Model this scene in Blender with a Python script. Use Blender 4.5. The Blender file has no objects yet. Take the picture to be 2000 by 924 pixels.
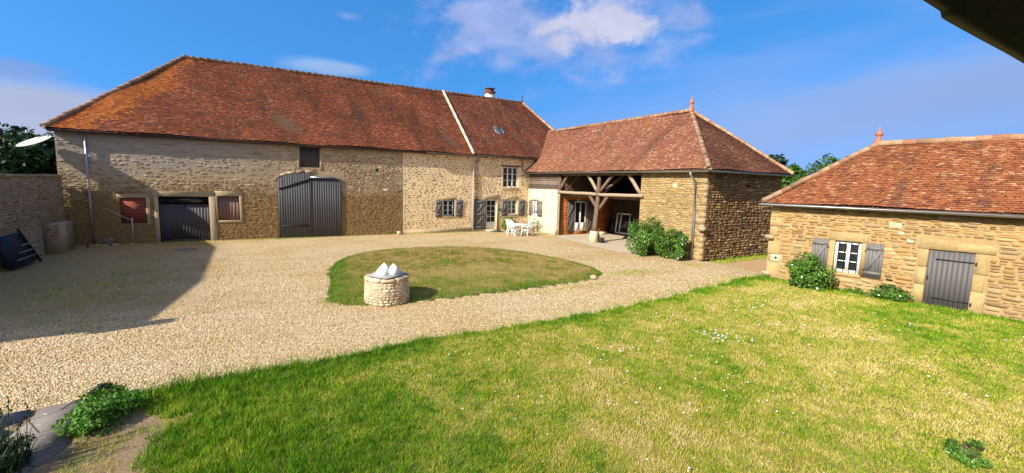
import bpy, math, random
import numpy as np
from mathutils import Vector, Matrix
random.seed(7); rng = np.random.default_rng(7)
S = bpy.context.scene; COL = S.collection
R = math.radians

# ------------------------------------------------------------------ camera
CAM_H = 3.3; YAW = .5391; PITCH = .1163; ROLL = .026
fw = Vector((math.sin(YAW), math.cos(YAW), 0)); rt = Vector((math.cos(YAW), -math.sin(YAW), 0)); up = Vector((0, 0, 1))
f2 = fw*math.cos(PITCH) - up*math.sin(PITCH); u2 = up*math.cos(PITCH) + fw*math.sin(PITCH)
r3 = rt*math.cos(ROLL) + u2*math.sin(ROLL); u3 = u2*math.cos(ROLL) - rt*math.sin(ROLL)
cd = bpy.data.cameras.new('camera'); cam = bpy.data.objects.new('camera', cd); COL.objects.link(cam)
cam.matrix_world = Matrix(((r3.x, u3.x, -f2.x, 0), (r3.y, u3.y, -f2.y, 0), (r3.z, u3.z, -f2.z, CAM_H), (0, 0, 0, 1)))
cd.sensor_width = 36; cd.lens = 869.08/2000*36; cd.clip_start = .05; cd.clip_end = 5000
S.camera = cam
def pixdir(x, y):                                   # direction in which a part of the sky lies
    d = f2 + r3*((x-1000)/869.08) - u3*((y-462)/869.08)
    return d.normalized()

# ------------------------------------------------------------------ light
SUN_EL = R(33); SUN_A = R(12)                        # sunlight travels towards +X, slightly +Y
sl = bpy.data.lights.new('sun', 'SUN'); sl.energy = 5.0; sl.angle = R(.5); sl.color = (1, .93, .80)
so = bpy.data.objects.new('sun', sl); COL.objects.link(so); so.location = (-40, -5, 30)
so.rotation_euler = Vector((math.cos(SUN_A)*math.cos(SUN_EL), math.sin(SUN_A)*math.cos(SUN_EL), -math.sin(SUN_EL))).to_track_quat('-Z', 'Y').to_euler()
S.view_settings.view_transform = 'Standard'; S.view_settings.look = 'None'; S.view_settings.gamma = 1
S.view_settings.exposure = .75; S.view_settings.use_curve_mapping = False

class NT:                                           # small node-tree writer
    def __init__(s, t): s.t = t; s.n = t.nodes; s.l = t.links
    def new(s, ty, **k):
        n = s.n.new(ty)
        for a, b in k.items(): setattr(n, a, b)
        return n
    def put(s, n, i, v):
        if v is None: return
        if isinstance(v, bpy.types.NodeSocket): s.l.new(v, n.inputs[i])
        else:
            if isinstance(v, (tuple, list)) and len(v) == 3 and n.inputs[i].type == 'RGBA': v = (*v, 1)
            n.inputs[i].default_value = v
    def math(s, op, a, b=None, c=None, clamp=False):
        n = s.new('ShaderNodeMath', operation=op, use_clamp=clamp); s.put(n, 0, a); s.put(n, 1, b); s.put(n, 2, c); return n.outputs[0]
    def vmath(s, op, a, b=None):
        n = s.new('ShaderNodeVectorMath', operation=op); s.put(n, 0, a); s.put(n, 1, b)
        return n.outputs['Value'] if op in ('DOT_PRODUCT', 'LENGTH') else n.outputs[0]
    def mix(s, f, a, b, bt='MIX'):
        n = s.new('ShaderNodeMix', data_type='RGBA', blend_type=bt); s.put(n, 0, f); s.put(n, 6, a); s.put(n, 7, b); return n.outputs[2]
    def noise(s, v, sc, det=4, rough=.55, dist=0):
        n = s.new('ShaderNodeTexNoise'); s.put(n, 'Vector', v); s.put(n, 'Scale', sc); s.put(n, 'Detail', det); s.put(n, 'Roughness', rough); s.put(n, 'Distortion', dist); return n.outputs['Fac']
    def voro(s, v, sc, out='Distance', feat='F1'):
        n = s.new('ShaderNodeTexVoronoi', feature=feat); s.put(n, 'Vector', v); s.put(n, 'Scale', sc); return n.outputs[out]
    def step(s, x, a, b):
        n = s.new('ShaderNodeMapRange', interpolation_type='SMOOTHSTEP'); s.put(n, 0, x); s.put(n, 1, a); s.put(n, 2, b); return n.outputs[0]
    def ramp(s, f, cols, const=False):
        n = s.new('ShaderNodeValToRGB'); e = n.color_ramp.elements
        n.color_ramp.interpolation = 'CONSTANT' if const else 'LINEAR'
        while len(e) < len(cols): e.new(.5)
        for i, c in enumerate(cols):
            e[i].position = i/len(cols) if const else i/(len(cols)-1); e[i].color = (*c, 1)
        s.put(n, 0, f); return n.outputs[0]
    def scale(s, v, xyz): return s.vmath('MULTIPLY', v, xyz)

W = bpy.data.worlds.new('World'); S.world = W; W.use_nodes = True
w = NT(W.node_tree); w.n.clear()
sky = w.new('ShaderNodeTexSky', sky_type='NISHITA', sun_disc=False); sky.sun_elevation = SUN_EL; sky.sun_rotation = R(258)
sky.air_density = 1.0; sky.dust_density = .4; sky.ozone_density = 3.0; sky.altitude = 200
D = w.vmath('NORMALIZE', w.new('ShaderNodeTexCoord').outputs['Generated'])
w.put(sky, 'Vector', w.vmath('NORMALIZE', w.vmath('ADD', D, (0, 0, .38))))
hs = w.new('ShaderNodeHueSaturation'); w.put(hs, 'Saturation', 1.30); w.put(hs, 'Value', 2.15); w.put(hs, 'Color', sky.outputs[0])
base = hs.outputs[0]
def cloud(base, px, py, sx, sy, nscale, stretch, k, lo, hi, col, alpha, seed, tilt=0):
    c = pixdir(px, py); rr = Vector((c.y, -c.x, 0)).normalized(); uu = rr.cross(c)
    rr, uu = rr*math.cos(tilt)+uu*math.sin(tilt), uu*math.cos(tilt)-rr*math.sin(tilt)
    a = w.vmath('DOT_PRODUCT', D, tuple(rr)); b = w.vmath('DOT_PRODUCT', D, tuple(uu)); z = w.vmath('DOT_PRODUCT', D, tuple(c))
    aa = w.math('DIVIDE', a, sx); bb = w.math('DIVIDE', b, sy)
    d = w.math('SQRT', w.math('ADD', w.math('MULTIPLY', aa, aa), w.math('MULTIPLY', bb, bb)))
    cx = w.new('ShaderNodeCombineXYZ'); w.put(cx, 0, w.math('MULTIPLY', a, 1/stretch)); w.put(cx, 1, b); w.put(cx, 2, seed)
    n = w.noise(cx.outputs[0], nscale, 7, .58, .3)
    f = w.math('ADD', n, w.math('MULTIPLY', w.math('SUBTRACT', 1, d), k))
    al = w.math('MULTIPLY', w.step(f, lo, hi), w.math('GREATER_THAN', z, .2))
    n2 = w.step(w.noise(cx.outputs[0], nscale*1.7, 5, .5), .3, .75)
    cc = w.mix(n2, tuple(x*.86 for x in col), col)
    return w.mix(w.math('MULTIPLY', al, alpha), base, cc)
CW = (3.0, 3.7, 6.4)
base = cloud(base, 1640, 270, 1.05, .17, 5, 5, .34, .40, .80, (2.0, 3.5, 7.0), .9, 3.1, R(4))
base = cloud(base, 1850, 175, .50, .10, 6, 5, .36, .48, .78, (2.6, 3.5, 6.0), .8, 1.7, R(8))
base = cloud(base, 1075, 60, .26, .10, 12, 1.7, .30, .46, .76, CW, .85, 5.3)
base = cloud(base, 1150, 45, .135, .066, 15, 1.4, .40, .52, .74, (4.8, 4.9, 6.3), .95, 9.3)
base = cloud(base, 925, 22, .14, .046, 14, 1.8, .40, .52, .78, CW, .8, 2.3)
base = cloud(base, 650, 133, .10, .024, 14, 3, .45, .50, .85, (2.4, 3.8, 6.3), .9, 7.7)
base = cloud(base, 985, 122, .08, .028, 13, 2, .4, .55, .9, CW, .6, 11.7)
base = cloud(base, 680, 32, .04, .012, 13, 2, .4, .55, .9, CW, .4, 14.7)
base = cloud(base, 30, 222, .26, .05, 7, 4, .5, .40, .75, (3.6, 4.0, 5.5), .92, 4.2)
base = cloud(base, 20, 135, .07, .02, 9, 3, .45, .5, .9, (2.2, 2.9, 5.4), .6, 6.2)
# unseen warm-white cloud overhead and behind the viewpoint, added to lift the shade
bk = w.math('MULTIPLY', w.step(w.vmath('DOT_PRODUCT', D, (-.53, -.60, .60)), .30, .75), w.step(w.noise(w.scale(D, (1, 1, 1.8)), 2.6, 6, .6), .34, .56))
base = w.mix(w.math('MULTIPLY', bk, .9), base, (6.6, 6.0, 5.5))
bg = w.new('ShaderNodeBackground'); w.put(bg, 0, base); w.put(bg, 1, .085)
wo = w.new('ShaderNodeOutputWorld'); w.l.new(bg.outputs[0], wo.inputs[0])

# ------------------------------------------------------------------ materials
def mat(name):
    m = bpy.data.materials.new(name); m.use_nodes = True; t = NT(m.node_tree)
    b = m.node_tree.nodes['Principled BSDF']; t.put(b, 'Specular IOR Level', .25)
    return m, t, b
def pos(t): return t.new('ShaderNodeNewGeometry').outputs['Position']
def isl(t): return t.new('ShaderNodeNewGeometry').outputs['Random Per Island']
def bump(t, b, h, strength, dist):
    n = t.new('ShaderNodeBump'); t.put(n, 'Height', h); t.put(n, 'Strength', strength); t.put(n, 'Distance', dist); t.l.new(n.outputs[0], b.inputs['Normal'])
def m_plain(name, col, rough=.6, var=.25, sc=6, bs=.15, bd=.01, metal=0, stretch=(1, 1, 1), fine=60):
    m, t, b = mat(name); p = t.scale(pos(t), stretch)
    n = t.noise(p, sc, 5); n2 = t.noise(p, fine, 3)
    f = t.math('MULTIPLY_ADD', t.math('ADD', n, n2), var*2, 1-var*2)
    cx = t.new('ShaderNodeCombineXYZ'); [t.put(cx, i, f) for i in range(3)]
    t.put(b, 'Base Color', t.mix(1, (*col, 1), cx.outputs[0], 'MULTIPLY')); t.put(b, 'Roughness', rough); t.put(b, 'Metallic', metal)
    if bs: bump(t, b, n2, bs, bd)
    return m
def m_isl(name, cols, rough=.85, var=.3, sc=1.2, stain=None, stain_amt=.0, stain_lo=.5, stain_hi=.7, fine=40, bs=.3, bd=.01, spec=.15, streak=None):
    m, t, b = mat(name); p = pos(t)
    c = t.ramp(isl(t), cols, True)
    n = t.noise(p, fine, 4); big = t.noise(p, sc, 4)
    f = t.math('MULTIPLY_ADD', t.math('ADD', n, big), var*2, 1-var*2)
    cx = t.new('ShaderNodeCombineXYZ'); [t.put(cx, i, f) for i in range(3)]
    c = t.mix(1, c, cx.outputs[0], 'MULTIPLY')
    if stain:
        s = t.step(t.noise(t.scale(p, (1, 1, 1.6)), .55, 6, .65), stain_lo, stain_hi)
        c = t.mix(t.math('MULTIPLY', s, stain_amt), c, stain)
    if streak:                                      # soot and moss washed down the slope
        s2 = t.step(t.noise(t.scale(p, streak), 1, 6, .6), .50, .72); c = t.mix(t.math('MULTIPLY', s2, .6), c, (.085,.05,.035))
        s3 = t.step(t.noise(p, 3.2, 5, .7), .60, .72); c = t.mix(t.math('MULTIPLY', s3, .45), c, (.30,.22,.14))
    t.put(b, 'Base Color', c); t.put(b, 'Roughness', rough); t.put(b, 'Specular IOR Level', spec)
    if bs: bump(t, b, n, bs, bd)
    return m
# roof tiles: old flat clay tiles, some lichen-grey, some fresh
M_TILE_BARN = m_isl('barn_clay_tiles', [(0.317,0.0924,0.044), (0.273,0.0774,0.0396), (0.352,0.11,0.051), (0.238,0.0704,0.0405), (0.299,0.088,0.0458), (0.37,0.132,0.066), (0.282,0.0792,0.0396), (0.211,0.066,0.0405), (0.326,0.101,0.0484), (0.405,0.185,0.11), (0.29,0.0836,0.044), (0.255,0.088,0.0528)],
                    var=.34, sc=.8, stain=(.12,.062,.042), stain_amt=.75, stain_lo=.48, stain_hi=.72, fine=9, streak=(1.3,.22,.22))
M_TILE_NEW = m_isl('orange_clay_tiles', [(0.529,0.165,0.045), (0.437,0.121,0.036), (0.598,0.198,0.054), (0.391,0.11,0.0405), (0.552,0.176,0.045)], var=.3, sc=1, fine=9)
M_TILE_HOUSE = m_isl('house_clay_tiles', [(0.289,0.088,0.0495), (0.246,0.0748,0.045), (0.323,0.11,0.0612), (0.212,0.0686,0.045), (0.272,0.088,0.054), (0.391,0.194,0.126), (0.255,0.0774,0.045), (0.196,0.0634,0.045), (0.297,0.0968,0.054), (0.306,0.128,0.081), (0.264,0.088,0.054)],
                     var=.34, sc=.9, stain=(.12,.066,.048), stain_amt=.7, stain_lo=.5, stain_hi=.75, fine=9, streak=(1.5,.25,.25))
M_TILE_SHED = m_isl('shed_clay_tiles', [(0.272,0.101,0.0558), (0.24,0.0862,0.0504), (0.304,0.123,0.072), (0.208,0.0774,0.0495), (0.264,0.101,0.063), (0.384,0.229,0.153), (0.248,0.0924,0.0522), (0.192,0.0748,0.0504), (0.288,0.114,0.063), (0.304,0.145,0.081), (0.256,0.106,0.063)],
                    var=.32, sc=.9, stain=(.30,.155,.06), stain_amt=.55, stain_lo=.5, stain_hi=.75, fine=9, streak=(.35,1.2,.3))
M_TILE_COT = m_isl('cottage_clay_tiles', [(0.296,0.0988,0.0378), (0.257,0.079,0.0336), (0.328,0.122,0.0487), (0.218,0.0672,0.0319), (0.281,0.0948,0.0378), (0.39,0.198,0.109), (0.273,0.0869,0.0353), (0.156,0.0514,0.0319), (0.312,0.115,0.0437), (0.289,0.118,0.0504), (0.265,0.0909,0.0378), (0.242,0.0751,0.0336)],
                   var=.34, sc=1.6, stain=(.13,.055,.03), stain_amt=.7, stain_lo=.54, stain_hi=.72, fine=9, streak=(.7,1.6,.5))
M_CAP = m_isl('lichen_ridge_tiles', [(.34,.20,.12), (.30,.15,.085), (.38,.25,.15), (.26,.16,.10), (.36,.20,.10)], var=.35, sc=2, stain=(.16,.12,.05), stain_amt=.6, fine=12)
M_EDGE = m_plain('shade_tile_edges', (.075,.032,.022), .95, .4, 3, 0)  # dark edge colour stands in for the shaded gaps between tile courses
M_UNDER = m_plain('roof_battens', (.10,.06,.04), .9)
M_TERRA = m_plain('terracotta', (.42,.15,.08), .7, .2)
# stone
M_ST_COT = m_isl('golden_rubble', [(0.348,0.224,0.1), (0.288,0.177,0.0757), (0.408,0.278,0.13), (0.318,0.199,0.0824), (0.25,0.155,0.0757), (0.378,0.239,0.1), (0.439,0.311,0.162), (0.303,0.209,0.117), (0.363,0.217,0.0824)],
                 var=.3, sc=.7, stain=(.33,.27,.20), stain_amt=.55, stain_lo=.52, stain_hi=.72, fine=14, bs=.5, bd=.02)
M_MO_COT = m_plain('golden_mortar', (.37,.255,.115), .95, .25, 3, .5, .02)
M_ST_SHED = m_isl('pale_gold_rubble', [(0.386,0.272,0.12), (0.326,0.223,0.095), (0.445,0.33,0.158), (0.355,0.244,0.105), (0.296,0.208,0.095), (0.415,0.294,0.133)], var=.28, sc=.8, fine=14, bs=.5, bd=.02)
M_MO_SHED = m_plain('pale_gold_mortar', (.25,.175,.085), .95, .22, 3, .5, .02)
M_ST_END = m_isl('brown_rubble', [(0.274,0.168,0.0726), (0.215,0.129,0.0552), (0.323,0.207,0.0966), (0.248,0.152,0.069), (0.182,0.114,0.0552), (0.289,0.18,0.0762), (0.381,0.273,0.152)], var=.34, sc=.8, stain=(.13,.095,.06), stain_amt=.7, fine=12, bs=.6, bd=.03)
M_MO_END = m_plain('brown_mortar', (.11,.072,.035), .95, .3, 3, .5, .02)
M_ST_HOUSE = m_isl('brown_sandstone', [(0.253,0.152,0.072), (0.209,0.126,0.063), (0.319,0.2,0.0945), (0.275,0.158,0.0675), (0.363,0.236,0.117), (0.231,0.147,0.081)], var=.3, sc=.8, fine=14, bs=.4, bd=.015)
M_MO_HOUSE = m_plain('sand_lime_joints', (.80,.62,.38), .95, .2, 1.2, .5, .02)
def m_barnwall(name, cols, islands):
    m, t, b = mat(name); p = pos(t)
    n = t.noise(p, 13, 5); big = t.noise(p, .6, 5)
    c = t.ramp(isl(t), cols, True) if islands else t.mix(t.noise(p, 2.2, 5), cols[0], cols[1])
    f = t.math('MULTIPLY_ADD', t.math('ADD', n, big), .7, .3)
    cx = t.new('ShaderNodeCombineXYZ'); [t.put(cx, i, f) for i in range(3)]
    c = t.mix(1, c, cx.outputs[0], 'MULTIPLY')
    sp = t.new('ShaderNodeSeparateXYZ'); t.put(sp, 0, p)
    z = t.math('ADD', sp.outputs[2], t.math('MULTIPLY', t.math('SUBTRACT', t.noise(t.scale(p, (1, 1, 2.2)), .9, 6, .65), .5), 3.2))
    damp = t.math('MULTIPLY', t.step(z, 3.2, 1.9), t.step(sp.outputs[0], 9.2, 8.0))       # algae on the foot of the old barn wall
    c = t.mix(t.math('MULTIPLY', damp, .80), c, (.21, .125, .04))
    grey = t.math('MULTIPLY', t.step(z, 3.0, 4.2), t.step(sp.outputs[0], 4.2, -2.5))      # greyer high up towards the left
    c = t.mix(t.math('MULTIPLY', grey, .75), c, (.36, .315, .28))
    streak = t.step(t.noise(t.scale(p, (.5, .5, 5)), 1.6, 6, .6), .52, .72)
    c = t.mix(t.math('MULTIPLY', t.math('MULTIPLY', streak, t.step(sp.outputs[0], 9.2, 7.5)), .6), c, (.17, .115, .065))
    t.put(b, 'Base Color', c); t.put(b, 'Roughness', .95); t.put(b, 'Specular IOR Level', .1); bump(t, b, n, .5, .02)
    return m
M_ST_BARN = m_barnwall('weathered_barn_stone', [(.35,.25,.15), (.28,.195,.115), (.43,.325,.205), (.24,.165,.10), (.38,.285,.17), (.50,.40,.28)], True)
M_MO_BARN = m_barnwall('weathered_barn_mortar', [(.46,.36,.23), (.35,.265,.165)], False)
M_WHITEWALL_ST = m_isl('limewashed_stone', [(.58,.51,.37), (.52,.44,.30), (.62,.56,.43), (.46,.37,.24)], var=.25, sc=1.2, fine=12, bs=.5, bd=.02)
M_WHITEWALL_MO = m_plain('limewash', (.62,.56,.43), .95, .15, 2, .5, .02)
M_ASHLAR = m_isl('dressed_stone', [(0.34,0.262,0.153), (0.299,0.216,0.122), (0.381,0.301,0.184), (0.326,0.236,0.128)], var=.28, sc=1.5, fine=10, bs=.3, bd=.01)
M_ASHLAR_G = m_isl('golden_dressed_stone', [(0.36,0.24,0.0959), (0.335,0.216,0.0905), (0.385,0.276,0.13), (0.31,0.222,0.118)], var=.3, sc=2.2, fine=10, bs=.3, bd=.01)
M_QUOIN = m_plain('corner_stone', (.34,.25,.14), .9, .35, 2.5, .5, .02, fine=14)
M_PALE = m_plain('pale_limestone', (.55,.46,.31), .9, .2, 4, .3, .01)
M_WELL = m_isl('well_rubble', [(.60,.50,.34), (.50,.40,.26), (.66,.57,.41), (.44,.34,.22), (.56,.46,.32)], var=.32, sc=2.5, stain=(.22,.17,.11), stain_amt=.7, fine=14, bs=.5, bd=.02)
M_WELLMO = m_plain('well_mortar', (.40,.32,.21), .95, .3, 4, .5, .02)
M_BRICK, t, b = mat('red_brick_infill')
_br = t.new('ShaderNodeTexBrick'); t.put(_br, 'Vector', t.vmath('MULTIPLY', t.new('ShaderNodeMapping').outputs[0], (1, 1, 1)))
cx = t.new('ShaderNodeCombineXYZ'); sp = t.new('ShaderNodeSeparateXYZ'); t.put(sp, 0, pos(t)); t.put(cx, 0, sp.outputs[0]); t.put(cx, 1, sp.outputs[2]); t.put(_br, 'Vector', cx.outputs[0])
t.put(_br, 'Color1', (.27,.045,.03,1)); t.put(_br, 'Color2', (.18,.035,.026,1)); t.put(_br, 'Mortar', (.34,.22,.15,1)); t.put(_br, 'Scale', 1); t.put(_br, 'Brick Width', .22); t.put(_br, 'Row Height', .07); t.put(_br, 'Mortar Size', .009)
t.put(b, 'Base Color', t.mix(.5, _br.outputs[0], t.mix(t.noise(pos(t), 7, 5), (.08,.03,.02), (.5,.12,.08)), 'SOFT_LIGHT')); t.put(b, 'Roughness', .9); bump(t, b, _br.outputs['Fac'], -.5, .01)
# paint, wood, metal, glass
M_GREY = m_plain('grey_painted_boards', (.125,.118,.118), .6, .22, 3, .2, .004, stretch=(8, 8, .6), fine=30)
M_GREYL = m_plain('light_grey_painted_boards', (.165,.155,.15), .6, .2, 3, .2, .004, stretch=(8, 8, .6), fine=30)
M_SLATE = m_plain('slate_painted_planks', (.062,.060,.068), .6, .2, 2.2, .25, .005, stretch=(7, 7, .5), fine=26)
M_PINK = m_plain('faded_pink_shutter_paint', (.20,.125,.105), .8, .4, 5, .3, .005, stretch=(6, 6, .7), fine=30)
M_WHITE = m_plain('white_window_paint', (.80,.80,.78), .45, .05, 3, 0)
M_PLASTIC = m_plain('white_plastic', (.82,.82,.80), .4, .06, 3, 0)
M_IRON = m_plain('black_iron', (.02,.019,.02), .55, .2, 8, 0)
M_ZINC = m_plain('weathered_zinc', (.36,.37,.40), .42, .2, 2.5, .1, .003, metal=.75)
M_ZINCD = m_plain('dark_zinc', (.20,.19,.19), .5, .25, 2.5, .1, .003, metal=.5)
M_BROWNG = m_plain('brown_eaves_board', (.085,.05,.038), .8, .3, 3, .2, .004)
M_PIPE = m_plain('galvanised_pipe', (.50,.50,.52), .5, .15, 3, 0, metal=.3)
M_GLASS, t, b = mat('dark_window_glass'); t.put(b, 'Base Color', t.mix(t.noise(pos(t), 1.7, 3), (.006,.008,.012), (.03,.035,.045))); t.put(b, 'Roughness', .04); t.put(b, 'Specular IOR Level', .6)
M_SKYL, t, b = mat('skylight_glass'); t.put(b, 'Base Color', (.05,.07,.10,1)); t.put(b, 'Roughness', .03); t.put(b, 'Specular IOR Level', 1)
M_OAK = m_plain('weathered_oak', (.15,.10,.065), .85, .38, 3, .5, .01, stretch=(3, 3, 1), fine=28)
M_OAKD = m_plain('dark_oak', (.13,.085,.055), .85, .38, 3, .5, .01, stretch=(3, 3, 1), fine=28)
M_OAKL = m_plain('silvered_oak', (.34,.26,.185), .85, .3, 3, .5, .01, stretch=(1, 3, 3), fine=28)
M_BOARD = m_isl('grey_brown_weatherboard', [(.17,.125,.10), (.22,.165,.13), (.13,.095,.075), (.25,.19,.15)], var=.35, sc=2, fine=18)
M_PLANK = m_isl('orange_stained_plank', [(.40,.135,.035), (.34,.11,.03), (.45,.16,.045), (.37,.12,.032)], var=.25, sc=2, fine=16, rough=.6)
M_CREAM = m_plain('cream_mortar_fillet', (.72,.54,.38), .85, .15, 3, .3, .01)
M_CHIM = m_plain('cream_chimney_render', (.72,.62,.50), .9, .15, 4, .3, .01)
M_DISH = m_plain('off_white_dish', (.56,.58,.49), .4, .08, 3, 0)
M_BLUE = m_plain('blue_black_tarpaulin', (.018,.024,.042), .5, .3, 5, .4, .02)
M_RENDER = m_plain('stained_pale_render', (.34,.27,.18), .95, .3, 1.6, .4, .02)
M_CONC, t, b = mat('cracked_concrete'); p = pos(t)
c = t.mix(t.noise(p, 3, 6, .65), (.15,.13,.125), (.31,.28,.265)); c = t.mix(1, c, t.ramp(t.noise(p, 38, 4, .7), [(.35,.35,.35), (1.25,1.2,1.15)]), 'MULTIPLY')
c = t.mix(t.math('MULTIPLY', t.step(t.noise(p, 5.5, 6, .7), .56, .66), .75), c, (.15,.105,.055)); c = t.mix(t.math('MULTIPLY', t.step(t.noise(p, 9, 5, .65), .64, .70), .8), c, (.50,.47,.42))
c = t.mix(t.step(t.voro(p, 1.7, 'Distance', 'DISTANCE_TO_EDGE'), .018, .004), c, (.05,.04,.03)); t.put(b, 'Base Color', c); t.put(b, 'Roughness', .95); bump(t, b, t.noise(p, 30, 5, .7), .6, .008)
M_SLAB = m_plain('pale_concrete_floor', (.46,.385,.28), .9, .22, 1.2, .3, .006)
M_GREENM = m_plain('green_door_mat', (.04,.085,.06), .95, .2, 8, .4, .01)
M_POT = m_plain('dark_flower_pot', (.05,.042,.038), .7, .2, 6, 0)
M_STEM = m_plain('bark', (.11,.075,.05), .9, .3, 6, .5, .01)
def m_leaf(name, cols, sc=1.0, trans=.25, rough=.55):
    m, t, b = mat(name); p = pos(t)
    c = t.ramp(isl(t), cols, True); n = t.noise(p, sc, 3)
    f = t.math('MULTIPLY_ADD', n, 1.0, .5)
    cx = t.new('ShaderNodeCombineXYZ'); [t.put(cx, i, f) for i in range(3)]
    c = t.mix(1, c, cx.outputs[0], 'MULTIPLY'); t.put(b, 'Base Color', c); t.put(b, 'Roughness', rough)
    tr = t.new('ShaderNodeBsdfTranslucent'); t.put(tr, 0, c); mx = t.new('ShaderNodeMixShader'); t.put(mx, 0, trans)
    t.l.new(b.outputs[0], mx.inputs[1]); t.l.new(tr.outputs[0], mx.inputs[2]); t.l.new(mx.outputs[0], m.node_tree.nodes['Material Output'].inputs[0])
    return m
M_LEAF_SHRUB = m_leaf('shrub_leaves', [(0.0825,0.189,0.0234), (0.06,0.145,0.0195), (0.12,0.246,0.0325), (0.165,0.304,0.039), (0.0525,0.123,0.0195)], 3)
M_LEAF_YEL = m_leaf('yellow_green_leaves', [(.20,.27,.03), (.15,.22,.025), (.26,.30,.04), (.12,.18,.02)], 3)
M_LEAF_TREE = m_leaf('tree_leaves', [(.045,.115,.014), (.033,.085,.012), (.065,.15,.02), (.085,.18,.025)], .8)
M_LEAF_DARK = m_leaf('dark_tree_leaves', [(.014,.042,.013), (.009,.028,.010), (.022,.06,.017), (.035,.085,.02)], .8)
M_LEAF_CONIF = m_leaf('blue_green_leaves', [(.018,.045,.03), (.012,.032,.022), (.028,.06,.035)], .8)
M_LEAF_WEED = m_leaf('weed_leaves', [(.07,.19,.015), (.10,.24,.02), (.05,.14,.012), (.13,.27,.03)], 6)
M_LEAF_WDARK = m_leaf('dark_weed_leaves', [(.028,.06,.02), (.02,.045,.016), (.045,.085,.028)], 6)
M_PETAL = m_plain('white_petals', (.85,.84,.80), .7, .05, 4, 0)
# ground
M_GRAVEL, t, b = mat('pale_gravel'); p = pos(t)
v1 = t.voro(p, 34, 'Color'); vd = t.voro(p, 34); v2 = t.voro(p, 13, 'Color'); vd2 = t.voro(p, 13)
sp = t.new('ShaderNodeSeparateColor'); t.put(sp, 0, v1); sp2 = t.new('ShaderNodeSeparateColor'); t.put(sp2, 0, v2)
c = t.ramp(t.math('MULTIPLY_ADD', sp.outputs[0], .65, t.math('MULTIPLY', sp2.outputs[0], .35)), [(.30,.21,.11), (.54,.41,.24), (.63,.49,.30), (.70,.56,.36), (.82,.70,.49)])
big = t.noise(p, .35, 6, .6); c = t.mix(t.step(big, .42, .7), c, t.mix(1, c, (.90,.83,.68), 'MULTIPLY'))
trk = t.noise(t.scale(p, (.22, 1.5, 1)), .8, 4, .55); c = t.mix(t.math('MULTIPLY', t.step(trk, .50, .68), .6), c, t.mix(1, c, (.84,.77,.64), 'MULTIPLY'))
midn = t.math('MULTIPLY_ADD', t.noise(p, 15, 4, .75), 2.6, -.28); cxm = t.new('ShaderNodeCombineXYZ'); [t.put(cxm, i, midn) for i in range(3)]; c = t.mix(1, c, cxm.outputs[0], 'MULTIPLY')
c = t.mix(t.math('MULTIPLY', t.step(vd, .0, .62), .55), c, t.mix(1, c, (.52,.47,.40), 'MULTIPLY'))
moss = t.step(t.noise(p, 1.1, 6, .62), .66, .78); c = t.mix(t.math('MULTIPLY', moss, .35), c, (.20,.19,.05))
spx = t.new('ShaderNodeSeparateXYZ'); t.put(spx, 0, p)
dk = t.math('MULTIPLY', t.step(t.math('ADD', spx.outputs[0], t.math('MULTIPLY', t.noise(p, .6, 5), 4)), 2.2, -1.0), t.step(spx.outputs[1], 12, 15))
c = t.mix(t.math('MULTIPLY', dk, .68), c, t.mix(t.noise(p, 3.5, 6, .7), (.13,.10,.035), (.44,.29,.14)))                                # thin earthy, mossy gravel; brown also put in to warm the cast shadow
t.put(b, 'Base Color', c); t.put(b, 'Roughness', .95); t.put(b, 'Specular IOR Level', .1)
bump(t, b, t.math('ADD', t.math('MULTIPLY', vd, -1), t.math('MULTIPLY', vd2, -.6)), .8, .03)
M_PEB = m_isl('gravel_pebbles', [(.50,.375,.21), (.60,.46,.27), (.40,.285,.155), (.68,.54,.34), (.32,.225,.125), (.56,.42,.24), (.74,.62,.43)], var=.15, sc=3, bs=0)
M_SOIL, t, b = mat('dry_brown_soil'); p = pos(t)
c = t.mix(t.noise(p, 5, 6, .65), (.16,.105,.055), (.36,.26,.15)); c = t.mix(t.step(t.noise(p, 2, 5), .52, .7), c, (.10,.12,.03)); t.put(b, 'Base Color', c); t.put(b, 'Roughness', .95); bump(t, b, t.noise(p, 22, 6, .7), .9, .04)
M_DIRT, t, b = mat('orange_dirt'); p = pos(t)
c = t.mix(t.noise(p, 3, 6, .65), (.34,.21,.10), (.50,.34,.18)); t.put(b, 'Base Color', c); t.put(b, 'Roughness', .95); bump(t, b, t.noise(p, 22, 6, .7), .6, .03)
def grass_ground(name, a, bcol, sc):
    m, t, b = mat(name); p = pos(t)
    c = t.mix(t.step(t.noise(p, sc, 6, .65), .35, .65), a, bcol); c = t.mix(t.math('MULTIPLY', t.noise(p, 40, 3), .6), c, (.06,.07,.02)); t.put(b, 'Base Color', c); t.put(b, 'Roughness', 1); t.put(b, 'Specular IOR Level', 0); bump(t, b, t.noise(p, 30, 5, .7), 1, .05); return m
M_LAWNG = grass_ground('lawn_soil', (.22,.24,.04), (.46,.37,.13), .9)
M_MEADOW = grass_ground('meadow', (.07,.12,.03), (.14,.17,.05), .2)
M_BLADE, t, b = mat('grass_blades')
at = t.new('ShaderNodeAttribute', attribute_name='dry')
c = t.ramp(at.outputs['Fac'], [(.06,.18,.004), (.15,.31,.009), (.30,.37,.022), (.46,.42,.075), (.58,.48,.15), (.66,.55,.26)])
t.put(b, 'Base Color', c); t.put(b, 'Roughness', .6); t.put(b, 'Specular IOR Level', .15)
tr = t.new('ShaderNodeBsdfTranslucent'); t.put(tr, 0, c); mx = t.new('ShaderNodeMixShader'); t.put(mx, 0, .22)
t.l.new(b.outputs[0], mx.inputs[1]); t.l.new(tr.outputs[0], mx.inputs[2]); t.l.new(mx.outputs[0], M_BLADE.node_tree.nodes['Material Output'].inputs[0])

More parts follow.
